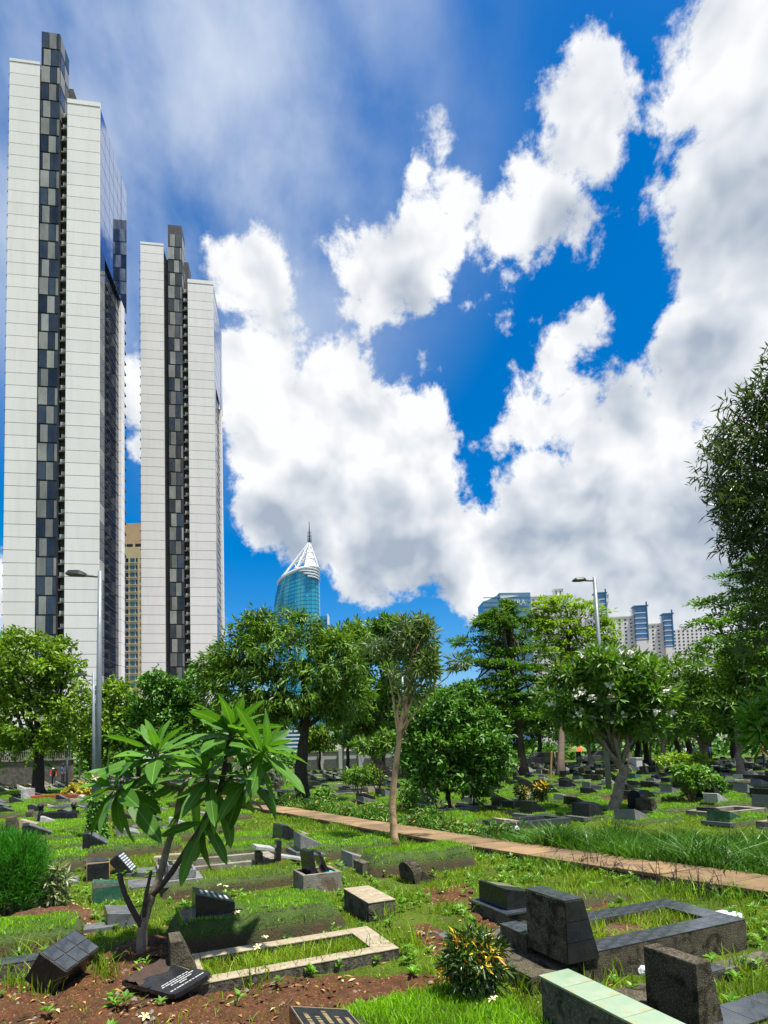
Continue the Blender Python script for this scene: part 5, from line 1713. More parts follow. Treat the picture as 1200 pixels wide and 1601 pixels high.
# trees along the far side of the cemetery
bgm = []
for s_ in range(3):
    bl = [((rnd.uniform(-1.8, 1.8), rnd.uniform(-1.5, 1.5), rnd.uniform(4.0, 7.0)), (rnd.uniform(1.3, 2.1),) * 2 + (rnd.uniform(1.0, 1.7),)) for _ in range(8)]
    B, dr, nn, l, w = leaves(bl, 420, 15, 'broad', 0.42, 0.24, 0.55)
    cm = [cards('crown', B, dr, nn, l, w, Mt[q], only_mesh=True) for q in (('broad', 'shrub', 'layer')[s_],)]
    m = MB()
    limb(m, (0, 0, -0.1), (0.2, 0, 4.2), 0.28, 0.16, 0.03, 6, 9)
    for c, R in bl:
        limb(m, (0.15, 0, 3.2), c, 0.11, 0.03)
    bgm.append((cm[0], m.mesh('trunk', Mt['darkbark'], smooth=True)))
spots = [(-30, 60, 1.0), (25, 70, .9), (95, 66, .8), (140, 72, 1.0), (215, 64, .95), (300, 70, 1.0), (360, 62, 1.05), (410, 74, 1.1), (500, 74, .72), (545, 70, .9), (600, 66, 1.0), (660, 70, 1.0), (725, 66, 1.1), (770, 72, 1.15), (845, 66, 1.05), (905, 72, 1.1),
         (950, 64, 1.15), (1000, 70, 1.2), (1060, 64, 1.2), (1110, 72, 1.2), (1150, 62, 1.15), (1210, 66, 1.2), (330, 52, .9), (690, 50, .85), (1080, 52, 1.0), (1010, 54, .95)]
ordn = ['first', 'second', 'third', 'fourth', 'fifth', 'sixth', 'seventh', 'eighth', 'ninth', 'tenth', 'eleventh', 'twelfth', 'thirteenth', 'fourteenth', 'fifteenth', 'sixteenth', 'seventeenth', 'eighteenth', 'nineteenth', 'twentieth', 'twenty-first', 'twenty-second', 'twenty-third', 'twenty-fourth', 'twenty-fifth', 'twenty-sixth']
for i, (px, Y, s_) in enumerate(sorted(spots)):
    p = at(px, 1200, Y)
    t = empty('far_tree', (p.x, p.y, 0), rnd.uniform(0, 6), '%s tree from the left in the dark belt along the far side' % ordn[i], 'tree', 'belt of trees along the far side of the cemetery')
    sc = s_ * rnd.uniform(0.92, 1.08)
    c_, t_ = bgm[i % 3]
    for nm, me in (('trunk', t_), ('crown', c_)):
        o = link(nm, me, t)
    t.scale = (sc, sc, sc * rnd.uniform(0.9, 1.1))
# hedge-like thicket closing the view under the crowns
n = 16000
xx = rng.uniform(-75, 85, n)
yy = 92 + rng.normal(0, 2.5, n)
hh = 3.6 + 1.6 * np.sin(xx * 0.21) + 1.2 * np.sin(xx * 0.57 + 1)
zz = rng.uniform(0, 1, n) * hh
cards('thicket', np.stack([xx, yy, zz], 1), rdir(n), nrm(rdir(n) + np.array([0, -0.6, 0.6])), rng.uniform(0.5, 1.1, n), rng.uniform(0.4, 0.7, n), Mt['shrub'], label='dark thicket closing the view behind the far belt of trees', cat='thicket', kind='stuff')

# ------------------------------------------------------------------ foreground frangipani, leaf by leaf
def leaf_mesh(seed):
    r = random.Random(seed)
    ns, nw = 9, 4
    V, Fq = [], []
    droop = r.uniform(0.02, 0.17)
    tw = r.uniform(-0.25, 0.25)
    for i in range(ns + 1):
        f = i / ns
        w = 0.132 * (max(0.0, math.sin(math.pi * min(1, f ** 1.05 * 0.985 + 0.012)))) ** 0.72 + 0.003
        if f < 0.10:
            w = 0.010
        zc = -droop * f * f + 0.03 * math.sin(f * 3)
        for j in range(nw + 1):
            g = (j / nw - 0.5) * 2
            y = g * w
            z = zc + abs(g) * w * 0.16 + 0.010 * math.sin(f * 14 + g * 2 + seed) * abs(g)
            a_ = tw * f
            V.append((f * (1 - 0.10 * droop), y * math.cos(a_) - (z - zc) * math.sin(a_), zc + (z - zc) * math.cos(a_) + y * math.sin(a_)))
    for i in range(ns):
        for j in range(nw):
            k = i * (nw + 1) + j
            Fq.append((k, k + 1, k + nw + 2, k + nw + 1))
    m = MB()
    m.add(V, Fq)
    return m.mesh('leaf', Mt['plumleaf'], smooth=True)


LEAVES = [leaf_mesh(i) for i in range(6)]
base = gp(222, 1488)
FY = base.y
ft = empty('frangipani_sapling', (base.x, base.y, 0), 0, 'young frangipani with large glossy leaves and a broken side limb', 'tree')
off = -Vector((base.x, base.y, 0))


def A(px, py, dd=0.0):
    return at(px, py, FY + dd) + off


def branch(pts, r0, r1, mat, name, k=4):
    P_ = [A(*p) for p in pts]
    fine = []
    for i in range(len(P_) - 1):
        for f in np.linspace(0, 1, k, endpoint=False):
            p0, p1, p2, p3 = P_[max(i - 1, 0)], P_[i], P_[i + 1], P_[min(i + 2, len(P_) - 1)]
            fine.append(0.5 * ((2 * p1) + (p2 - p0) * f + (2 * p0 - 5 * p1 + 4 * p2 - p3) * f * f + (3 * p1 - p0 - 3 * p2 + p3) * f ** 3))
    fine.append(P_[-1])
    rs = [(r0 + (r1 - r0) * i / (len(fine) - 1)) * rnd.uniform(0.92, 1.08) for i in range(len(fine))]
    m = MB()
    m.tube(fine, rs, 10, 0.05)
    m.build(name, Mt[mat], ft, smooth=True)


branch([(220, 1500), (222, 1460), (228, 1425), (238, 1398)], 0.050, 0.038, 'plumbark', 'trunk')
branch([(236, 1402), (250, 1368, .02), (263, 1318, .05), (276, 1275, .08), (283, 1232, .12)], 0.033, 0.025, 'plumbark', 'branch')
branch([(283, 1234, .12), (262, 1226, 0), (240, 1221, -.1), (205, 1230, -.2), (172, 1232, -.25)], 0.026, 0.020, 'plumbark', 'branch')
branch([(240, 1221, -.1), (243, 1195, -.1), (246, 1172, -.1)], 0.020, 0.015, 'plumbark', 'branch')
branch([(283, 1232, .12), (296, 1220, .2), (308, 1210, .3)], 0.026, 0.020, 'plumbark', 'branch')
branch([(236, 1402), (262, 1372, -.05), (298, 1318, -.15), (325, 1275, -.22), (345, 1232, -.25)], 0.028, 0.022, 'plumdark', 'branch')
branch([(345, 1232, -.25), (352, 1195, -.2), (358, 1158, -.15), (364, 1138, -.15)], 0.025, 0.017, 'plumdark', 'branch')
branch([(345, 1232, -.25), (372, 1205, -.3), (400, 1185, -.35), (415, 1172, -.35)], 0.018, 0.014, 'plumleaf', 'branch')
branch([(335, 1252, -.24), (325, 1225, -.35), (322, 1205, -.4)], 0.018, 0.014, 'plumdark', 'branch')
branch([(224, 1452), (210, 1428, -.05), (195, 1398, -.1), (186, 1366, -.15)], 0.030, 0.022, 'plumdark', 'dead_limb')
branch([(225, 1440), (226, 1412, -.08), (231, 1385, -.1), (236, 1362, -.12)], 0.020, 0.012, 'plumdark', 'dead_limb')


def rosette(px, py, dd, ax, k, l0, l1, e0=68, e1=-50, ph0=0.0):
    T = A(px, py, dd)
    ax = Vector(ax).normalized()
    t1 = ax.cross(Vector((0.2, 0.9, 0.3))).normalized()
    t2 = ax.cross(t1)
    for i in range(k):
        f = i / max(1, k - 1)
        ph = ph0 + i * 2.39996 + rnd.uniform(-0.2, 0.2)
        el = rad(e0 + (e1 - e0) * f ** 0.85 + rnd.uniform(-8, 8))
        d = (t1 * math.cos(ph) + t2 * math.sin(ph)) * math.cos(el) + ax * math.sin(el)
        d = (d + Vector((0, 0, -0.10 * f))).normalized()
        l = (l0 + (l1 - l0) * min(1, f * 1.8)) * rnd.uniform(0.9, 1.2)
        n_ = (ax * 0.9 + Vector((0, 0, 0.5)) + Vector((rnd.uniform(-.25, .25), rnd.uniform(-.25, .25), 0))).normalized()
        y = n_.cross(d)
        y = y.normalized() if y.length > 1e-4 else t1
        y = Matrix.Rotation(rnd.uniform(-0.45, 0.45), 3, d) @ y
        z = d.cross(y)
        M_ = Matrix(((d.x, y.x, z.x, 0), (d.y, y.y, z.y, 0), (d.z, y.z, z.z, 0), (0, 0, 0, 1)))
        pos = T - ax * (0.11 * f) + d * 0.01
        o = link('leaf', LEAVES[rnd.randrange(6)], ft)
        o.matrix_local = Matrix.Translation(pos) @ M_ @ Matrix.Diagonal((l, l * rnd.uniform(0.85, 1.1), l, 1))


rosette(172, 1230, -.25, (-0.75, -0.25, 0.35), 20, 0.24, 0.50, 66, -45)
rosette(246, 1170, -.1, (0.05, -0.15, 1), 19, 0.24, 0.48, 74, -20)
rosette(308, 1209, .3, (0.5, 0.2, 0.7), 13, 0.22, 0.44, 70, -40)
rosette(364, 1136, -.15, (0.15, -0.05, 1), 22, 0.24, 0.50, 76, -18)
rosette(416, 1170, -.35, (0.7, -0.1, 0.6), 18, 0.24, 0.50, 72, -28)
rosette(322, 1203, -.4, (-0.15, -0.35, 0.9), 15, 0.22, 0.46, 72, -28)
rosette(205, 1205, -.15, (-0.3, -0.3, 0.8), 9, 0.2, 0.36, 70, -10)
rosette(392, 1215, -.3, (0.6, -0.3, 0.4), 11, 0.26, 0.44, 60, -60)
rosette(345, 1232, -.28, (0.2, -0.3, 0.5), 11, 0.36, 0.48, 8, -75, 1.0)
rosette(318, 1285, -.22, (0.1, -0.3, 0.4), 7, 0.36, 0.46, -20, -80, 0.4)
for px, py, dd in ((361, 1188, -.35), (372, 1200, -.4), (150, 1214, -.4)):
    P_ = A(px, py, dd)
    n = 5
    a_ = np.arange(n) * 1.2566
    dr = np.stack([np.cos(a_), -0.4 * np.ones(n), np.sin(a_)], 1)
    cards('flower', np.repeat(np.array(P_)[None], n, 0), dr, np.repeat(np.array([[0, -1.0, 0.2]]), n, 0), 0.045, 0.032, Mt['petal'], ft)

# ------------------------------------------------------------------ shrubs
def shrub(label, base_px, blobs, kind, leafm, nclus, per, L, W, rc, Y=None, name='shrub', stem='twig', r0=0.02, second=None, frac=0.3, group=None):
    b = gp(*base_px)
    Y = Y or b.y
    t = empty(name, (b.x, b.y, 0), 0, label, 'shrub', group)
    off = np.array((-b.x, -b.y, 0.0))
    bw = px_blobs(blobs, Y)
    m = MB()
    for c, R in bw:
        for _ in range(3):
            limb(m, (rnd.uniform(-.02, .02), rnd.uniform(-.02, .02), -0.05), Vector(c) + Vector(off) + Vector((rnd.uniform(-.6, .6) * R[0], rnd.uniform(-.6, .6) * R[1], R[2] * 0.4)), r0, r0 * 0.3, 0.05, 4, 6)
    m.build('stem', Mt[stem], t, smooth=True)
    B, dr, nn, l, w = leaves(bw, nclus, per, kind, L, W, rc)
    if second:
        mi = (np.repeat(rng.uniform(0, 1, nclus), per) < frac).astype(int) * (rng.uniform(0, 1, nclus * per) < 0.8)
        cards('foliage', B + off, dr, nn, l, w, [Mt[leafm], Mt[second]], t, mi=mi)
    else:
        cards('foliage', B + off, dr, nn, l, w, Mt[leafm], t)
    return t


shrub('green and yellow croton bush on the lawn grave', (745, 1578), [(742, 1500, 34, 30), (718, 1510, 26, 28), (768, 1508, 26, 28), (742, 1474, 30, 16), (745, 1530, 34, 20), (720, 1482, 18, 14), (770, 1484, 16, 12)], 'rosette', 'croton', 230, 10, 0.075, 0.019, 0.05, second='crotony', frac=0.19, r0=0.016, stem='darkbark')
shrub('cream-edged leafy shrub beside the feathery bush', (75, 1418), [(75, 1385, 22, 24), (60, 1400, 16, 14), (90, 1372, 16, 18), (92, 1398, 12, 12)], 'rosette', 'varieg', 70, 9, 0.11, 0.028, 0.04)
# feathery bush: thousands of thread-like leaves
b = gp(28, 1424)
t = empty('feathery_bush', (b.x, b.y, 0), 0, 'soft feathery dark green bush at the picture edge', 'bush')
n = 17000
bw = px_blobs([(20, 1345, 48, 40), (-20, 1360, 60, 50), (50, 1370, 28, 40), (20, 1395, 50, 26), (40, 1335, 26, 26), (-5, 1320, 30, 22)], b.y)
P, d = blob_points(bw, n, 0.1, -0.95, 0.16)
P = P - np.array((b.x, b.y, 0))
P[:, 2] = np.maximum(P[:, 2], 0.02)
dr = nrm(d * 0.5 + rdir(n) * 0.5 + np.array([0, 0, 0.55]))
cards('foliage', P, dr, rdir(n), rng.uniform(0.05, 0.12, n), 0.006, Mt['fern'], t)
m = MB()
for _ in range(14):
    limb(m, (rnd.uniform(-.25, .1), rnd.uniform(-.1, .1), -.05), (rnd.uniform(-.4, .3), rnd.uniform(-.2, .2), rnd.uniform(.5, .85)), 0.012, 0.004)
m.build('stem', Mt['twig'], t)
for i, (lab, bp, bl, km, lm, nc, L, W, rc, sec) in enumerate((
    ('small bushy shrub with pale flowers among the graves across the footpath', (1080, 1254), [(1080, 1218, 22, 18), (1065, 1210, 14, 12), (1098, 1214, 14, 12), (1080, 1236, 12, 10)], 'broad', 'weed', 110, 0.13, 0.07, 0.12, None),
    ('light green leafy shrub behind the pale flowered one', (1060, 1216), [(1050, 1190, 26, 10), (1085, 1192, 24, 10)], 'broad', 'bright', 110, 0.2, 0.1, 0.2, None),
    ('thin brownish croton nearest the yellow posts', (845, 1262), [(842, 1240, 10, 12), (850, 1232, 8, 8)], 'rosette', 'croton', 40, 0.16, 0.04, 0.08, 'crotony'),
    ('thin brownish croton closer to the bush tree', (818, 1262), [(818, 1244, 9, 12), (812, 1236, 7, 7)], 'rosette', 'croton', 36, 0.16, 0.04, 0.08, 'crotony'),
    ('small upright shrub between the black headstones at the far right', (1122, 1248), [(1122, 1228, 8, 16)], 'broad', 'shrub', 50, 0.12, 0.06, 0.12, None),
    ('round green shrub on the footpath side of the drooping tree', (508, 1262), [(506, 1246, 14, 12), (498, 1252, 10, 9)], 'broad', 'weed', 90, 0.12, 0.06, 0.12, None),
    ('leafy low shrub farther back between the two slim poles', (575, 1230), [(560, 1214, 16, 12), (582, 1212, 14, 12)], 'broad', 'broad', 90, 0.2, 0.1, 0.2, None),
    ('yellow-leaved shrub behind the frangipani leaves', (125, 1250), [(125, 1234, 18, 9), (112, 1240, 12, 7)], 'broad', 'yellowleaf', 90, 0.14, 0.08, 0.14, None),
    ('dark climbing shrub standing behind the sapling', (232, 1290), [(232, 1250, 13, 26), (228, 1272, 10, 14)], 'broad', 'shrub', 170, 0.10, 0.05, 0.1, None),
    ('small frangipani bush with pale stems below the slim pole', (560, 1248), [(548, 1214, 14, 8), (572, 1210, 12, 9), (556, 1204, 10, 7)], 'rosette', 'plumleaf2', 16, 0.30, 0.08, 0.1, None),
    ('green columnar shrub behind the pale-barked tree', (640, 1262), [(640, 1245, 14, 18)], 'broad', 'weed', 80, 0.12, 0.05, 0.12, None),
    ('young frangipani between the wall and the pale-barked tree', (592, 1238), [(580, 1170, 24, 14), (605, 1160, 20, 14), (560, 1165, 16, 12)], 'rosette', 'plumleaf2', 60, 0.36, 0.1, 0.15, None),
)):
    shrub(lab, bp, bl, km, lm, nc, 12, L, W, rc, second=sec, frac=0.15, group='shrubs among the graves')

# ------------------------------------------------------------------ grass and ground litter
def visible_points(n, y0, y1):
    # uniform over the ground the lens sees between two depths
    y = np.sqrt(rng.uniform(y0 * y0, y1 * y1, n))
    x = rng.uniform(-0.72, 0.72, n) * y
    return x, y


def free(x, y, soil_keep=0.10):
    u = x * UX + y * UY
    n_ = -x * UY + y * UX
    k = np.ones(len(x), bool)
    for u0, u1, n0, n1 in OBST:
        k &= ~((u > u0) & (u < u1) & (n_ > n0) & (n_ < n1))
    pu = np.interp(n_, [p[1] for p in PATH], [p[0] for p in PATH])
    k &= ~((u > pu - 0.03) & (u < pu + PATHW + 0.03) & (n_ < 25))
    s = soilmask(x, y)
    k &= (s < 0.5) | (rng.uniform(0, 1, len(x)) < soil_keep)
    return k


def patchy(x, y):
    return 0.5 + 0.5 * np.sin(1.9 * x + 0.7 * np.sin(2.3 * y)) * np.sin(1.6 * y + 0.9 * np.sin(1.4 * x + 1))


allP, allH, allW = [], [], []
for y0, y1, dens, h, w in ((3.0, 7, 2800, 0.050, 0.0065), (7, 12, 1400, 0.055, 0.010), (12, 22, 420, 0.07, 0.020), (22, 40, 90, 0.10, 0.045), (40, 62, 20, 0.14, 0.09)):
    area = 0.72 * (y1 * y1 - y0 * y0)
    n = int(area * dens)
    x, y = visible_points(n, y0, y1)
    k = free(x, y)
    pt = patchy(x, y)
    k &= rng.uniform(0, 1, n) < 0.55 + 0.45 * (pt > 0.25)
    # worn, earthy spots
    k &= ~((patchy(x * 2.1 + 4, y * 2.1) > 0.80) & (rng.uniform(0, 1, n) < 0.85))
    x, y, pt = x[k], y[k], pt[k]
    allP.append(np.stack([x, y, gz(x, y) - 0.006], 1))
    allH.append(rng.uniform(0.45, 1.25, len(x)) * h * (0.65 + 0.7 * pt))
    allW.append(rng.uniform(0.7, 1.3, len(x)) * w)
P = np.concatenate(allP)
blades(P, np.concatenate(allH), np.concatenate(allW), 0.55, Mt['grass'], 'grass', label='green turf grass growing between all the graves', cat='grass', kind='stuff')

# strap-leaved long grass bank beyond the path
n = 19000
nn_ = rng.uniform(1.2, 10.0, n)
du = PATHW + 0.0 + rng.uniform(0, 1, n) ** 1.3 * (0.7 + 2.4 * np.clip((8.6 - nn_) / 4, 0.05, 1))
uu = np.interp(nn_, [p[1] for p in PATH], [p[0] for p in PATH]) + du
cl = np.sin(uu * 5.1) * np.sin(nn_ * 4.3)
x, y = uu * UX - nn_ * UY, uu * UY + nn_ * UX
hh = rng.uniform(0.24, 0.54, n) * (0.8 + 0.35 * cl) * np.clip((10.4 - nn_) / 2.5, 0.3, 1)
blades(np.stack([x, y, np.zeros(n)], 1), hh, rng.uniform(0.014, 0.028, n), 0.85, Mt['strap'], 'long_grass', label='bank of long dark strap-leaved grass beyond the footpath', cat='long grass', kind='stuff')

# low mixed plants along the far edge of the path
n = 9000
nn_ = rng.uniform(9.0, 20.0, n)
uu = np.interp(nn_, [p[1] for p in PATH], [p[0] for p in PATH]) + PATHW + 0.08 + np.abs(rng.normal(0, 0.38, n))
x, y = uu * UX - nn_ * UY, uu * UY + nn_ * UX
hh = (0.14 + 0.44 * (0.5 + 0.5 * np.sin(nn_ * 2.3 + 1)) * (0.6 + 0.4 * np.sin(nn_ * 5.7))) * rng.uniform(0.1, 1, n)
P = np.stack([x, y, hh], 1)
cards('border_plants', P, nrm(rdir(n) + np.array([0, 0, 0.4])), nrm(rdir(n) + np.array([0, 0, 0.8])), rng.uniform(0.06, 0.15, n), rng.uniform(0.025, 0.05, n), [Mt['shrub'], Mt['weed'], Mt['dry']], mi=rng.choice(3, n, p=(0.6, 0.33, 0.07)), label='ragged border of low leafy plants along the far edge of the footpath', cat='plants', kind='stuff')
# weeds on the near edge of the path
n = 5200
nn_ = rng.uniform(1.5, 16.0, n)
uu = np.interp(nn_, [p[1] for p in PATH], [p[0] for p in PATH]) - 0.04 - np.abs(rng.normal(0, 0.28, n))
x, y = uu * UX - nn_ * UY, uu * UY + nn_ * UX
blades(np.stack([x, y, gz(x, y)], 1), rng.uniform(0.06, 0.22, n) * (0.7 + 0.5 * np.sin(nn_ * 3.1)), rng.uniform(0.006, 0.014, n), 0.7, [Mt['strap'], Mt['grass']], 'verge_grass', mi=rng.choice(2, n), label='uneven grass hanging along the near edge of the footpath', cat='grass', kind='stuff')

# broad-leaved weeds in the foreground
n0 = 1000
x, y = visible_points(n0 * 2, 3.2, 9.5)
k = free(x, y, 0.25) & (patchy(x * 1.7 + 2, y * 1.7) > 0.35)
x, y = x[k][:n0], y[k][:n0]
per = 7
n = len(x) * per
ph = np.tile(np.arange(per) * 2.4, len(x)) + np.repeat(rng.uniform(0, 6, len(x)), per)
el = rng.uniform(0.15, 1.0, n)
sz = np.repeat(rng.uniform(0.5, 1.2, len(x)), per)
hh = np.repeat(rng.uniform(0.02, 0.10, len(x)), per)
P = np.stack([np.repeat(x, per), np.repeat(y, per), np.repeat(gz(x, y), per) + hh * rng.uniform(0.3, 1, n)], 1)
dr = np.stack([np.cos(ph) * np.cos(el), np.sin(ph) * np.cos(el), np.sin(el)], 1)
cards('weeds', P, dr, np.tile([[0, 0, 1.0]], (n, 1)), 0.065 * sz, 0.034 * sz, Mt['weed'], label='broad-leaved weeds sprouting through the foreground grass', cat='weeds', kind='stuff')
# tall grass tufts in the foreground (mostly round the stones)
tuft = [gp(a_, b_) for a_, b_ in ((330, 1542), (395, 1545), (410, 1535), (470, 1520), (520, 1510), (560, 1500), (600, 1490), (640, 1480), (30, 1500), (90, 1490), (20, 1545), (60, 1555), (160, 1530), (940, 1500), (1000, 1470), (1060, 1460), (1120, 1480), (1180, 1460), (1160, 1520), (960, 1530), (820, 1560), (700, 1430), (640, 1410), (690, 1395), (1150, 1400), (1050, 1395), (900, 1385), (600, 1440), (560, 1345), (470, 1300), (430, 1310), (640, 1335), (700, 1340), (780, 1350), (1180, 1560), (930, 1560))]
Pp = []
for p in tuft:
    k = rnd.randint(25, 60)
    Pp.append(np.stack([rng.normal(p.x, 0.07, k), rng.normal(p.y, 0.06, k), np.full(k, float(gz(p.x, p.y)))], 1))
P = np.concatenate(Pp)
blades(P, rng.uniform(0.08, 0.24, len(P)), rng.uniform(0.006, 0.012, len(P)), 0.6, Mt['grass'], 'grass_tufts', label='taller grass tufts round the foreground stones', cat='grass', kind='stuff')

# clods, pebbles and dry litter on bare soil
clod = MB()
cnt = 0
while cnt < 2000:
    x = rnd.uniform(-3.6, 1.2)
    y = rnd.uniform(3.2, 6.8)
    if soilmask(np.array([x]), np.array([y]))[0] < 0.5:
        continue
    r = rnd.choice((0.006, 0.008, 0.010, 0.014, 0.022))
    clod.cur = 0 if rnd.random() < 0.86 else 1
    z = float(gz(x, y))
    a0 = rnd.uniform(0, 6)
    vs = [(x + r * rnd.uniform(.7, 1.3) * math.cos(a0 + i * 1.257), y + r * rnd.uniform(.7, 1.3) * math.sin(a0 + i * 1.257), z + r * rnd.uniform(-.2, .3)) for i in range(5)] + [(x, y, z + r * rnd.uniform(.6, 1.0))]
    clod.add(vs, [(i, (i + 1) % 5, 5) for i in range(5)])
    cnt += 1
clod.build('soil_clods', [Mt['soil'], Mt['concrete']], label='loose soil clods and pale pebbles on the bare earth', cat='soil', kind='stuff')
n = 4200
x = rng.uniform(-4, 4, n)
y = rng.uniform(3.2, 9.5, n)
s = soilmask(x, y)
k = ((s > 0.5) | (rng.uniform(0, 1, n) < 0.28))
x, y = x[k], y[k]
n = len(x)
dr = np.stack([rng.normal(0, 1, n), rng.normal(0, 1, n), rng.normal(0, 0.15, n)], 1)
cards('leaf_litter', np.stack([x, y, gz(x, y) + 0.012], 1), dr, nrm(np.stack([rng.normal(0, .25, n), rng.normal(0, .25, n), np.ones(n)], 1)), rng.uniform(0.02, 0.085, n), rng.uniform(0.006, 0.028, n), Mt['dry'], label='dry brown leaf litter scattered over soil and grass', cat='leaf litter', kind='stuff')
m = MB()
for _ in range(120):
    x, y = rnd.uniform(-3.5, 2.5), rnd.uniform(3.3, 7)
    if soilmask(np.array([x]), np.array([y]))[0] < 0.5 and rnd.random() < 0.6:
        continue
    a_ = rnd.uniform(0, 6)
    l = rnd.uniform(0.06, 0.22)
    z = float(gz(x, y)) + 0.012
    m.tube([(x, y, z), (x + l * .5 * math.cos(a_), y + l * .5 * math.sin(a_), z + rnd.uniform(0, .03)), (x + l * math.cos(a_ + .3), y + l * math.sin(a_ + .3), z)], [0.003, 0.003, 0.0015], 4)
m.build('dry_twigs', Mt['twig'], label='thin dry twigs scattered over the ground', cat='twigs', kind='stuff')
# soil heap by the shrub
p = gp(60, 1436)
n1 = 26
xs = np.linspace(-0.75, 0.75, n1)
X, Yg = np.meshgrid(xs, np.linspace(-0.28, 0.28, 14))
Z = 0.13 * np.exp(-(X / 0.5) ** 2 - (Yg / 0.16) ** 2) + rng.normal(0, 0.010, X.shape) - 0.02
ids = np.arange(n1 * 14).reshape(14, n1)
rawmesh('soil_heap', np.stack([X, Yg, Z], -1).reshape(-1, 3), np.stack([ids[:-1, :-1], ids[:-1, 1:], ids[1:, 1:], ids[1:, :-1]], -1).reshape(-1), 4, Mt['soil'], smooth=True, loc=(p.x + .1, p.y, 0.0), rz=0.15, label='reddish soil heap between the turf mound and the shrubs', cat='soil heap')
# bark-and-root spoil round the sapling
p = gp(232, 1478)
X, Yg = np.meshgrid(np.linspace(-0.45, 0.45, 18), np.linspace(-0.3, 0.3, 14))
Z = 0.10 * np.exp(-(X / 0.26) ** 2 - (Yg / 0.17) ** 2) + rng.normal(0, 0.012, X.shape) - 0.025
ids = np.arange(18 * 14).reshape(14, 18)
rawmesh('soil_heap', np.stack([X, Yg, Z], -1).reshape(-1, 3), np.stack([ids[:-1, :-1], ids[:-1, 1:], ids[1:, 1:], ids[1:, :-1]], -1).reshape(-1), 4, Mt['soil'], smooth=True, loc=(p.x, p.y, 0.0), rz=0.3, label='dug soil heaped round the foot of the young frangipani', cat='soil heap')

# fallen blossoms
fl = MB()
for i in range(5):
    a_ = i * 1.2566
    fl.add([(0, 0, 0.004), (0.026 * math.cos(a_ - .35), 0.026 * math.sin(a_ - .35), 0.010), (0.04 * math.cos(a_), 0.04 * math.sin(a_), 0.004), (0.028 * math.cos(a_ + .4), 0.028 * math.sin(a_ + .4), 0.014)], [(0, 1, 2, 3)])
fme = [fl.mesh('fallen_blossom', Mt[q]) for q in ('petal', 'petal')]
FL = [(413, 1466, .15, 'above the grass of the beige frame, left of the pair'), (402, 1481, .15, 'on the near beige edge'), (370, 1427, .25, 'beside the black desk-shaped headstone'), (414, 1418, .26, 'on the turf mound top'),
      (102, 1428, .15, 'at the end of the edge mound'), (135, 1442, .05, 'beside the flat grey slab'), (128, 1452, .05, 'next to the slab edge'), (225, 1597, .05, 'on the bare soil at the bottom'),
      (325, 1391, .22, 'on the mound behind, first of three'), (342, 1384, .22, 'on the mound behind, second of three'), (352, 1386, .22, 'on the mound behind, third of three'), (770, 1563, .2, 'under the croton bush')]
for i, (px, py, z, lab) in enumerate(FL):
    p = gp(px, py, z)
    o = link('fallen_blossom', fme[i % 2], None, (p.x, p.y, z + 0.0), rnd.uniform(0, 6), label='fallen pale yellow blossom ' + lab, cat='blossom', group='fallen frangipani blossoms')
    o.rotation_euler = (rnd.uniform(-.5, .5), rnd.uniform(-.5, .5), rnd.uniform(0, 6))
    if z < 0.1:
        o.location.z = float(gz(p.x, p.y)) + 0.02

# plastic litter
def crumple(label, px, py, sx, sy, sz, mat, seed):
    p = gp(px, py)
    bm = bmesh.new()
    bmesh.ops.create_icosphere(bm, subdivisions=3, radius=1)
    r = random.Random(seed)
    ks = [Vector((r.uniform(-1, 1), r.uniform(-1, 1), r.uniform(-1, 1))).normalized() for _ in range(16)]
    for v in bm.verts:
        f = 0.75 + 0.25 * max(abs(v.co.dot(k)) ** 6 for k in ks) + r.uniform(-.06, .06)
        v.co = Vector((v.co.x * sx * f, v.co.y * sy * f, max(v.co.z, -0.4) * sz * f + sz * 0.4))
    me = bpy.data.meshes.new('plastic_bag')
    bm.to_mesh(me)
    bm.free()
    me.materials.append(Mt[mat])
    return link('plastic_bag', me, None, (p.x, p.y, float(gz(p.x, p.y))), rnd.uniform(-.3, .3), label=label, cat='plastic bag')


crumple('crumpled pale blue plastic bag in the grass near the footpath', 540, 1324, 0.17, 0.1, 0.11, 'plastic', 1)
crumple('small crumpled plastic scrap left of the pale blue bag', 513, 1321, 0.07, 0.05, 0.05, 'plastic', 2)
crumple('clear plastic sheet at the far corner of the black tiled grave', 1135, 1432, 0.16, 0.1, 0.06, 'plastic', 3)
crumple('white plastic scrap below the rough upright headstone', 1006, 1520, 0.05, 0.04, 0.05, 'plastic', 4)
o = crumple('white plastic bag snagged upright beside the footpath', 808, 1306, 0.06, 0.05, 0.17, 'plastic', 5)

# dry stalks by the path
m = MB()
for _ in range(60):
    p = G(float(path_u(5.0)) - rnd.uniform(0.05, 0.35), rnd.uniform(4.4, 6.6))
    x, y = p.x, p.y
    h_ = rnd.uniform(0.12, 0.34)
    dx, dy = rnd.uniform(-.12, .12), rnd.uniform(-.12, .12)
    m.tube([(x, y, 0), (x + dx * .4, y + dy * .4, h_ * .6), (x + dx, y + dy, h_)], [0.005, 0.004, 0.002], 4)
    for _ in range(3):
        f = rnd.uniform(.4, .9)
        m.tube([(x + dx * f, y + dy * f, h_ * f), (x + dx * f + rnd.uniform(-.12, .12), y + dy * f + rnd.uniform(-.12, .12), h_ * f + rnd.uniform(-.02, .08))], [0.003, 0.0015], 4)
m.build('dry_stalks', Mt['darkbark'], label='tangle of thin dark stalks on the near edge of the footpath', cat='stalks', kind='stuff')

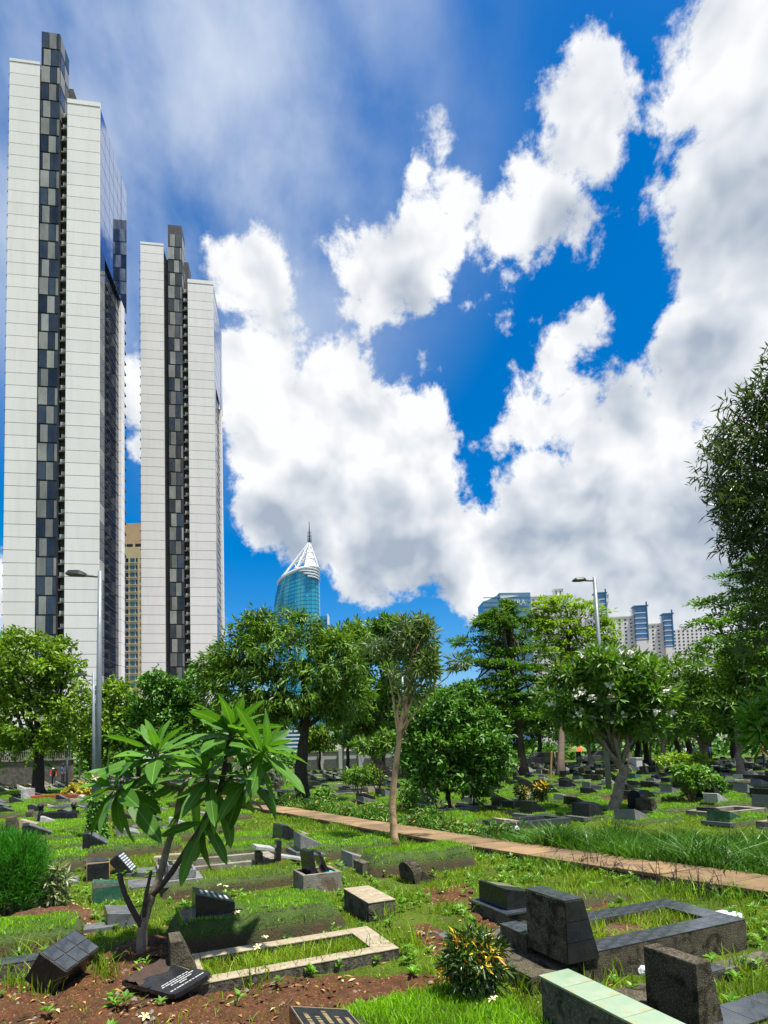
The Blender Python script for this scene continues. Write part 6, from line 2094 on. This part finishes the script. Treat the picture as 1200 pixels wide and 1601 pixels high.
# ------------------------------------------------------------------ lamp posts and poles
def lamp(label, base, top, head_px, r, Y, arm=True, ivy=False, mat='galv'):
    p = Vector((base.x, base.y, 0))
    t = empty('street_lamp', p, 0, label, 'street lamp')
    T = top - p
    MB().tube([(0, 0, -0.1), tuple(T * 0.5), tuple(T)], [r * 1.25, r, r * 0.8], 12).build('pole', Mt[mat], t, smooth=True)
    if arm:
        hp = head_px - p
        dv = (hp - T)
        st = T - Vector((0, 0, 0.12))
        MB().tube([tuple(st), tuple(st + dv * 0.45 + Vector((0, 0, 0.06)))], r * 0.45, 8).build('arm', Mt[mat], t, smooth=True)
        m = MB()
        e0 = st + dv * 0.42 + Vector((0, 0, 0.06))
        e1 = hp
        ax = (e1 - e0).normalized()
        sd_ = Vector((0, 1, 0))
        w = max(0.09, r * 2.2)
        vs = []
        for f, ww, hh in ((0, .5, .05), (.25, 1, .09), (.8, 1, .08), (1, .6, .03)):
            c = e0.lerp(e1, f)
            vs += [c + sd_ * w * ww, c - sd_ * w * ww, c - sd_ * w * ww * .8 + Vector((0, 0, hh)), c + sd_ * w * ww * .8 + Vector((0, 0, hh))]
        fs = [(0, 1, 2, 3), (15, 14, 13, 12)]
        for i in range(3):
            for j in range(4):
                fs.append((i * 4 + j, (i + 1) * 4 + j, (i + 1) * 4 + (j + 1) % 4, i * 4 + (j + 1) % 4))
        m.add(vs, fs)
        m.build('lamp_head', Mt['darkmetal'], t)
    if ivy:
        n = 1500
        a_ = rng.uniform(0, 6.28, n)
        z = rng.uniform(0, 1, n) ** 1.2 * 1.0
        rr = 0.09 + rng.uniform(0, 0.10, n) * (1.2 - z * 0.6)
        Pn = np.stack([np.cos(a_) * rr, np.sin(a_) * rr, z + 0.02], 1)
        cards('ivy', Pn, nrm(np.stack([np.cos(a_), np.sin(a_), rng.normal(-.5, .5, n)], 1)), nrm(rdir(n) + np.stack([np.cos(a_), np.sin(a_), 0.4 * np.ones(n)], 1)), 0.07, 0.05, Mt['shrub'], t, kind='stuff')
    return t


Y = 12.0
lamp('grey lamp post with ivy at its foot in front of the taller skyscraper', gp(152, 1321), at(156, 893, Y), at(104, 899, Y), 0.055, Y, ivy=True)
Y = 20.5
lamp('slimmer grey lamp post standing just behind the ivy-footed one', at(146, 1262, Y), at(146, 1052, Y), at(120, 1056, Y), 0.055, Y)
b = gp(952, 1240)
lamp('tilted grey lamp post rising from the white blossomed tree', b, at(929, 903, b.y), at(895, 908, b.y), 0.085, b.y)
b = gp(640, 1226)
lamp('slender pale lamp post behind the pale-barked tree', b, at(628, 1052, b.y), at(608, 1056, b.y), 0.075, b.y)
b = gp(537, 1222)
t = empty('thin_pole', (b.x, b.y, 0), 0, 'thin white pole right of the drooping tree trunk', 'pole')
MB().tube([(0, 0, -.1), tuple(at(534, 1090, b.y) - Vector((b.x, b.y, 0)))], [0.075, 0.06], 8).build('pole', Mt['white'], t, smooth=True)
MB().tube([(0, 0, -.1), (0, 0, 0.3)], 0.12, 8).build('footing', Mt['concrete'], t, smooth=True)
b = gp(104, 1242)
t = empty('thin_pole', (b.x, b.y, 0), 0, 'thin grey pole beside the dark trunk of the left tree', 'pole')
MB().tube([(0, 0, -.1), tuple(at(105, 1140, b.y) - Vector((b.x, b.y, 0)))], [0.055, 0.05], 8).build('pole', Mt['galv'], t, smooth=True)
MB().tube([(0, 0, -.1), (0, 0, 0.25)], 0.12, 8).build('footing', Mt['concrete'], t, smooth=True)
b = at(124, 1215, 50)
t = empty('thin_pole', (b.x, b.y, 0), 0, 'thin pale green pole seen between the left tree and the lamp posts', 'pole')
MB().tube([(0, 0, -.1), tuple(at(124, 1128, 50) - Vector((b.x, b.y, 0)))], [0.07, 0.06], 8).build('pole', Mt['white'], t, smooth=True)
MB().tube([(0, 0, -.1), (0, 0, 0.3)], 0.14, 8).build('footing', Mt['concrete'], t, smooth=True)
b = gp(741, 1268)
t = empty('thin_pole', (b.x, b.y, 0), 0, 'thin black pole standing against the bush tree', 'pole')
MB().tube([(0, 0, -.1), tuple(at(738, 1165, b.y) - Vector((b.x, b.y, 0)))], [0.03, 0.028], 8).build('pole', Mt['darkmetal'], t, smooth=True)
MB().tube([(0, 0, -.1), (0, 0, 0.12)], 0.06, 8).build('footing', Mt['concrete'], t, smooth=True)
for i, (bx, by, tx, ty, lab) in enumerate(((762, 1244, 757, 1203, 'leaning yellow wooden post behind the bush tree'), (772, 1222, 771, 1203, 'shorter yellow wooden post farther back from the leaning one'), (860, 1222, 862, 1176, 'pale upright post near the dark parked car'))):
    b = gp(bx, by)
    t = empty('wooden_post', (b.x, b.y, 0), 0, lab, 'post')
    e = at(tx, ty, b.y) - Vector((b.x, b.y, 0))
    MB().tube([(0, 0, -.1), tuple(e)], [0.055, 0.05], 7, .05).build('shaft', Mt['yellowpost'], t)
    MB().tube([tuple(e), tuple(e + Vector((0, 0, 0.04)))], [0.056, 0.03], 7).build('cap', Mt['yellowpost'], t)

# ------------------------------------------------------------------ far edge: walls, stall, cars, people
def wall_thing(label, xa, xb, ytop, Y, mat, capm, name='boundary_wall'):
    a, b = at(xa, ytop, Y), at(xb, ytop, Y)
    t = empty(name, (a.x, Y, 0), 0, label, 'wall')
    W = b.x - a.x
    H_ = max(a.z, 0.6)
    MB().box(0, W, 0, 0.3, -0.1, H_ - 0.15).build('body', Mt[mat], t, bevel=0.02)
    MB().box(-0.1, W + 0.1, -0.08, 0.38, H_ - 0.149, H_).build('coping', Mt[capm], t, bevel=0.02)
    return t, W, H_


Mt['rubble'] = mk('rubble_stone', (0.17, 0.15, 0.12), (0.09, 0.08, 0.065), 3, 0.9, bump=1.0, bscale=6)
t, W, H_ = wall_thing('white boundary wall with grey gates beyond the graves', 470, 625, 1176, 78, 'white', 'concrete')
for k in range(5):
    MB().box(k * W / 5 + 0.5, (k + 1) * W / 5 - 0.5, -0.12, -0.02, 0.1, H_ * 0.55).build('gate_panel', Mt['greytile'], t)
for k in range(6):
    MB().box(k * W / 5 - 0.25, k * W / 5 + 0.25, -0.3, -0.13, 0, H_ + 0.35).build('pier', Mt['white'], t)
t, W, H_ = wall_thing('low rubble stone wall behind the left tree', -90, 112, 1192, 50, 'rubble', 'concrete')
m = MB()
for k in range(60):
    m.box(k * W / 60, k * W / 60 + 0.05, 0.1, 0.15, H_, H_ + 0.8)
m.box(0, W, 0.09, 0.16, H_ + 0.7, H_ + 0.76)
m.build('railing', Mt['concrete'], t)
Y = 68
a, b = at(1015, 1158, Y), at(1070, 1158, Y)
t = empty('shelter', (a.x, Y, 0), 0, 'open shelter with a cream roof edge under the dark trees', 'shelter')
W = b.x - a.x
MB().prism([(-0.4, a.z - 0.2), (W + 0.4, a.z - 0.2), (W + 0.2, a.z + 0.15), (-0.2, a.z + 0.15)], 0, 3).build('roof', Mt['beige'], t)
for x in (0.1, W - 0.2):
    for y in (0.2, 2.7):
        MB().box(x, x + 0.12, y, y + 0.12, 0, a.z - 0.2).build('post', Mt['concrete'], t)

Mt['orange'] = mk('orange_canvas', (0.60, 0.13, 0.02), (0.52, 0.10, 0.02), 4, 0.8)
Mt['lime'] = mk('green_canvas', (0.16, 0.34, 0.06), (0.13, 0.28, 0.05), 4, 0.8)
p = at(905, 1205, 56)
t = empty('market_umbrella', (p.x, p.y, 0), 0.3, 'orange and green striped umbrella near the parked cars', 'umbrella')
for i in range(8):
    a0, a1 = i * math.pi / 4, (i + 1) * math.pi / 4
    rings = [(0.02, 2.05), (0.4, 1.95), (0.7, 1.75), (0.9, 1.45)]
    m = MB()
    for (r0, z0), (r1, z1) in zip(rings[:-1], rings[1:]):
        m.add([(r0 * math.cos(a0), r0 * math.sin(a0), z0), (r0 * math.cos(a1), r0 * math.sin(a1), z0), (r1 * math.cos(a1), r1 * math.sin(a1), z1), (r1 * math.cos(a0), r1 * math.sin(a0), z1)], [(0, 1, 2, 3)])
    m.build('canopy_panel', Mt['orange' if i % 2 else 'lime'], t)
MB().tube([(0, 0, 0), (0, 0, 2.08)], 0.03, 8).build('pole', Mt['galv'], t)
MB().tube([(0, 0, 0), (0, 0, 0.08)], 0.25, 12).build('base', Mt['concrete'], t)

Mt['carglass'] = glassmat('car_glass', (0.03, 0.035, 0.04), (0.04, 0.045, 0.05), 0.05, 0.5)
Mt['tyre'] = mk('tyre', (0.015, 0.015, 0.015), (0.025, 0.025, 0.025), 9, 0.9)


def car(label, px, Y, colr, rz):
    p = at(px, 1200, Y)
    t = empty('parked_car', (p.x, p.y, 0), rz, label, 'car', 'cars parked beyond the graves')
    mt = mk('car_paint', colr, tuple(c * 0.9 for c in colr), 1, 0.25, coat=0.6)
    lower = [(-2.1, 0.35), (-2.15, 0.6), (-2.05, 0.88), (-1.1, 0.98), (1.2, 1.0), (2.0, 0.92), (2.12, 0.7), (2.1, 0.35)]
    MB().prism(lower, -0.85, 0.85).build('body', mt, t, bevel=0.06)
    MB().prism([(-1.05, 0.97), (-0.45, 1.48), (1.1, 1.5), (1.75, 0.99)], -0.74, 0.74).build('cabin', mt, t, bevel=0.06)
    for s in (-1, 1):
        MB().prism([(-0.85, 1.02), (-0.42, 1.40), (0.3, 1.42), (0.3, 1.02)], s * 0.742 - 0.008, s * 0.742 + 0.008).build('side_window', Mt['carglass'], t)
        MB().prism([(0.36, 1.02), (0.36, 1.42), (1.05, 1.42), (1.5, 1.02)], s * 0.742 - 0.008, s * 0.742 + 0.008).build('side_window', Mt['carglass'], t)
        for x in (-1.3, 1.3):
            w = MB().tube([(x, s * 0.86, 0.32), (x, s * 0.66, 0.32)], 0.32, 18).build('wheel', Mt['tyre'], t)
            MB().tube([(x, s * 0.872, 0.32), (x, s * 0.80, 0.32)], 0.19, 12).build('rim', Mt['galv'], w)
        MB().box(-2.17, -2.08, s * 0.6 - 0.15, s * 0.6 + 0.15, 0.62, 0.76).build('headlight', Mt['white'], t)
        MB().box(2.06, 2.14, s * 0.62 - 0.12, s * 0.62 + 0.12, 0.68, 0.85).build('tail_light', Mt['redtile'], t)
    MB().prism([(-1.04, 0.99), (-0.50, 1.45), (-0.48, 1.45), (-1.0, 0.99)], -0.62, 0.62, Matrix.Translation((-0.03, 0, 0.01))).build('windscreen', Mt['carglass'], t)
    return t


car('dark parked car half hidden by the trunk of the tiered tree', 846, 58, (0.02, 0.022, 0.028), 0.2)
car('white parked car with red tail light behind the yellow posts', 763, 54, (0.6, 0.6, 0.6), 1.9)
car('grey parked car in the shade beside the umbrella', 938, 62, (0.08, 0.085, 0.09), 0.1)

# people: one skinned body mesh, hair and clothing colours by material slots
Mt['skin'] = mk('skin', (0.30, 0.16, 0.10), (0.26, 0.14, 0.085), 20, 0.6)
Mt['hair'] = mk('hair', (0.012, 0.010, 0.009), (0.02, 0.016, 0.014), 20, 0.6)
Mt['trousers'] = mk('dark_trousers', (0.03, 0.03, 0.04), (0.045, 0.045, 0.055), 10, 0.8)


def body_mesh(pose, shirt):
    me = bpy.data.meshes.new('body')
    if pose == 0:
        V = [(0, 0, .95), (0, 0, 1.15), (0, 0, 1.38), (0, 0, 1.48), (0, -.02, 1.60), (0, -.02, 1.70), (.17, 0, 1.40), (.22, .02, 1.12), (.22, -.06, .88), (-.17, 0, 1.40), (-.22, .02, 1.12), (-.20, -.10, .90), (.09, 0, .90), (.10, -.01, .50), (.10, .02, .08), (.10, -.12, .04), (-.09, 0, .90), (-.10, -.01, .50), (-.10, .02, .08), (-.10, -.12, .04)]
    else:
        V = [(0, .15, .92), (0, .0, 1.08), (0, -.22, 1.22), (0, -.30, 1.26), (0, -.40, 1.30), (0, -.47, 1.33), (.17, -.22, 1.22), (.20, -.30, .96), (.18, -.42, .74), (-.17, -.22, 1.22), (-.20, -.32, .98), (-.18, -.46, .78), (.09, .15, .88), (.11, .02, .50), (.11, .10, .08), (.11, -.04, .04), (-.09, .15, .88), (-.11, .02, .50), (-.11, .10, .08), (-.11, -.04, .04)]
    E_ = [(0, 1), (1, 2), (2, 3), (3, 4), (4, 5), (2, 6), (6, 7), (7, 8), (2, 9), (9, 10), (10, 11), (0, 12), (12, 13), (13, 14), (14, 15), (0, 16), (16, 17), (17, 18), (18, 19)]
    Rr = [.14, .14, .15, .055, .10, .085, .06, .045, .035, .06, .045, .035, .085, .06, .04, .03, .085, .06, .04, .03]
    me.from_pydata(V, E_, [])
    o = bpy.data.objects.new('body', me)
    col.objects.link(o)
    sk = o.modifiers.new('skin', 'SKIN')
    o.modifiers.new('sub', 'SUBSURF').levels = 1
    for i, r in enumerate(Rr):
        me.skin_vertices[0].data[i].radius = (r, r * (0.72 if i < 3 else 1))
    me.skin_vertices[0].data[0].use_root = True
    dg = bpy.context.evaluated_depsgraph_get()
    m2 = bpy.data.meshes.new_from_object(o.evaluated_get(dg))
    bpy.data.objects.remove(o)
    m2.materials.clear()
    for q in (shirt, Mt['trousers'], Mt['skin']):
        m2.materials.append(q)
    hz = V[3][2]
    for pl_ in m2.polygons:
        c = pl_.center
        if c.z < 0.93 and abs(c.x) < 0.165:
            pl_.material_index = 1
        elif (c.z > hz and (pose == 0 or c.y < -.28)) or (abs(c.x) > 0.16 and c.z < (1.10 if pose == 0 else 0.95)):
            pl_.material_index = 2
        else:
            pl_.material_index = 0
        pl_.use_smooth = True
    m2.name = 'body'
    return m2, Vector(V[5]), Vector(V[4])


ppl = [(84, 46, (0.45, 0.03, 0.03), 1, 'person in a red shirt and pale cap bending beside the rubble wall', 0.4, True), (98, 47, (0.06, 0.10, 0.22), 0, 'person in blue standing beside the one in red', 1.5, False),
       (1072, 60, (0.62, 0.64, 0.66), 0, 'person in a white shirt standing in the middle of the far group', 0.2, False), (1052, 61, (0.45, 0.45, 0.5), 0, 'person in a grey shirt at the edge of the far group', 1.0, False),
       (1087, 63, (0.5, 0.5, 0.52), 0, 'person in pale clothes at the other edge of the far group', 2.4, False), (1110, 60, (0.05, 0.08, 0.25), 0, 'person in a navy shirt near the bare branches', 3.0, False),
       (1042, 62, (0.3, 0.08, 0.12), 0, 'person in a dark red shirt under the shelter', 4.0, False), (868, 56, (0.35, 0.25, 0.2), 0, 'person in brown walking past the dark parked car', 1.2, False), (968, 58, (0.5, 0.2, 0.1), 0, 'person in an orange shirt beside the grey parked car', 0.8, False),
       (1195, 40, (0.5, 0.12, 0.08), 0, 'person in a red top behind the frangipani at the picture edge', 0.8, False)]
for i, (px, Y, c, pose, lab, rz, cap) in enumerate(ppl):
    p = at(px, 1200, Y)
    sh = mk('shirt', c, tuple(q * 0.8 for q in c), 8, 0.85)
    me, h0, h1 = body_mesh(pose, sh)
    t = empty('person', (p.x, p.y, 0), rz, lab, 'person', 'people at the far side of the cemetery')
    link('body', me, t)
    d = (h0 - h1).normalized()
    bm = bmesh.new()
    bmesh.ops.create_uvsphere(bm, u_segments=12, v_segments=8, radius=0.125)
    for v in bm.verts:
        v.co.z = max(v.co.z, -0.02)
        v.co.y = v.co.y * 1.05 + 0.015
    hm = bpy.data.meshes.new('hair')
    bm.to_mesh(hm)
    bm.free()
    hm.materials.append(Mt['white'] if cap else Mt['hair'])
    link('cap' if cap else 'hair', hm, t, tuple(h1 + d * 0.06))
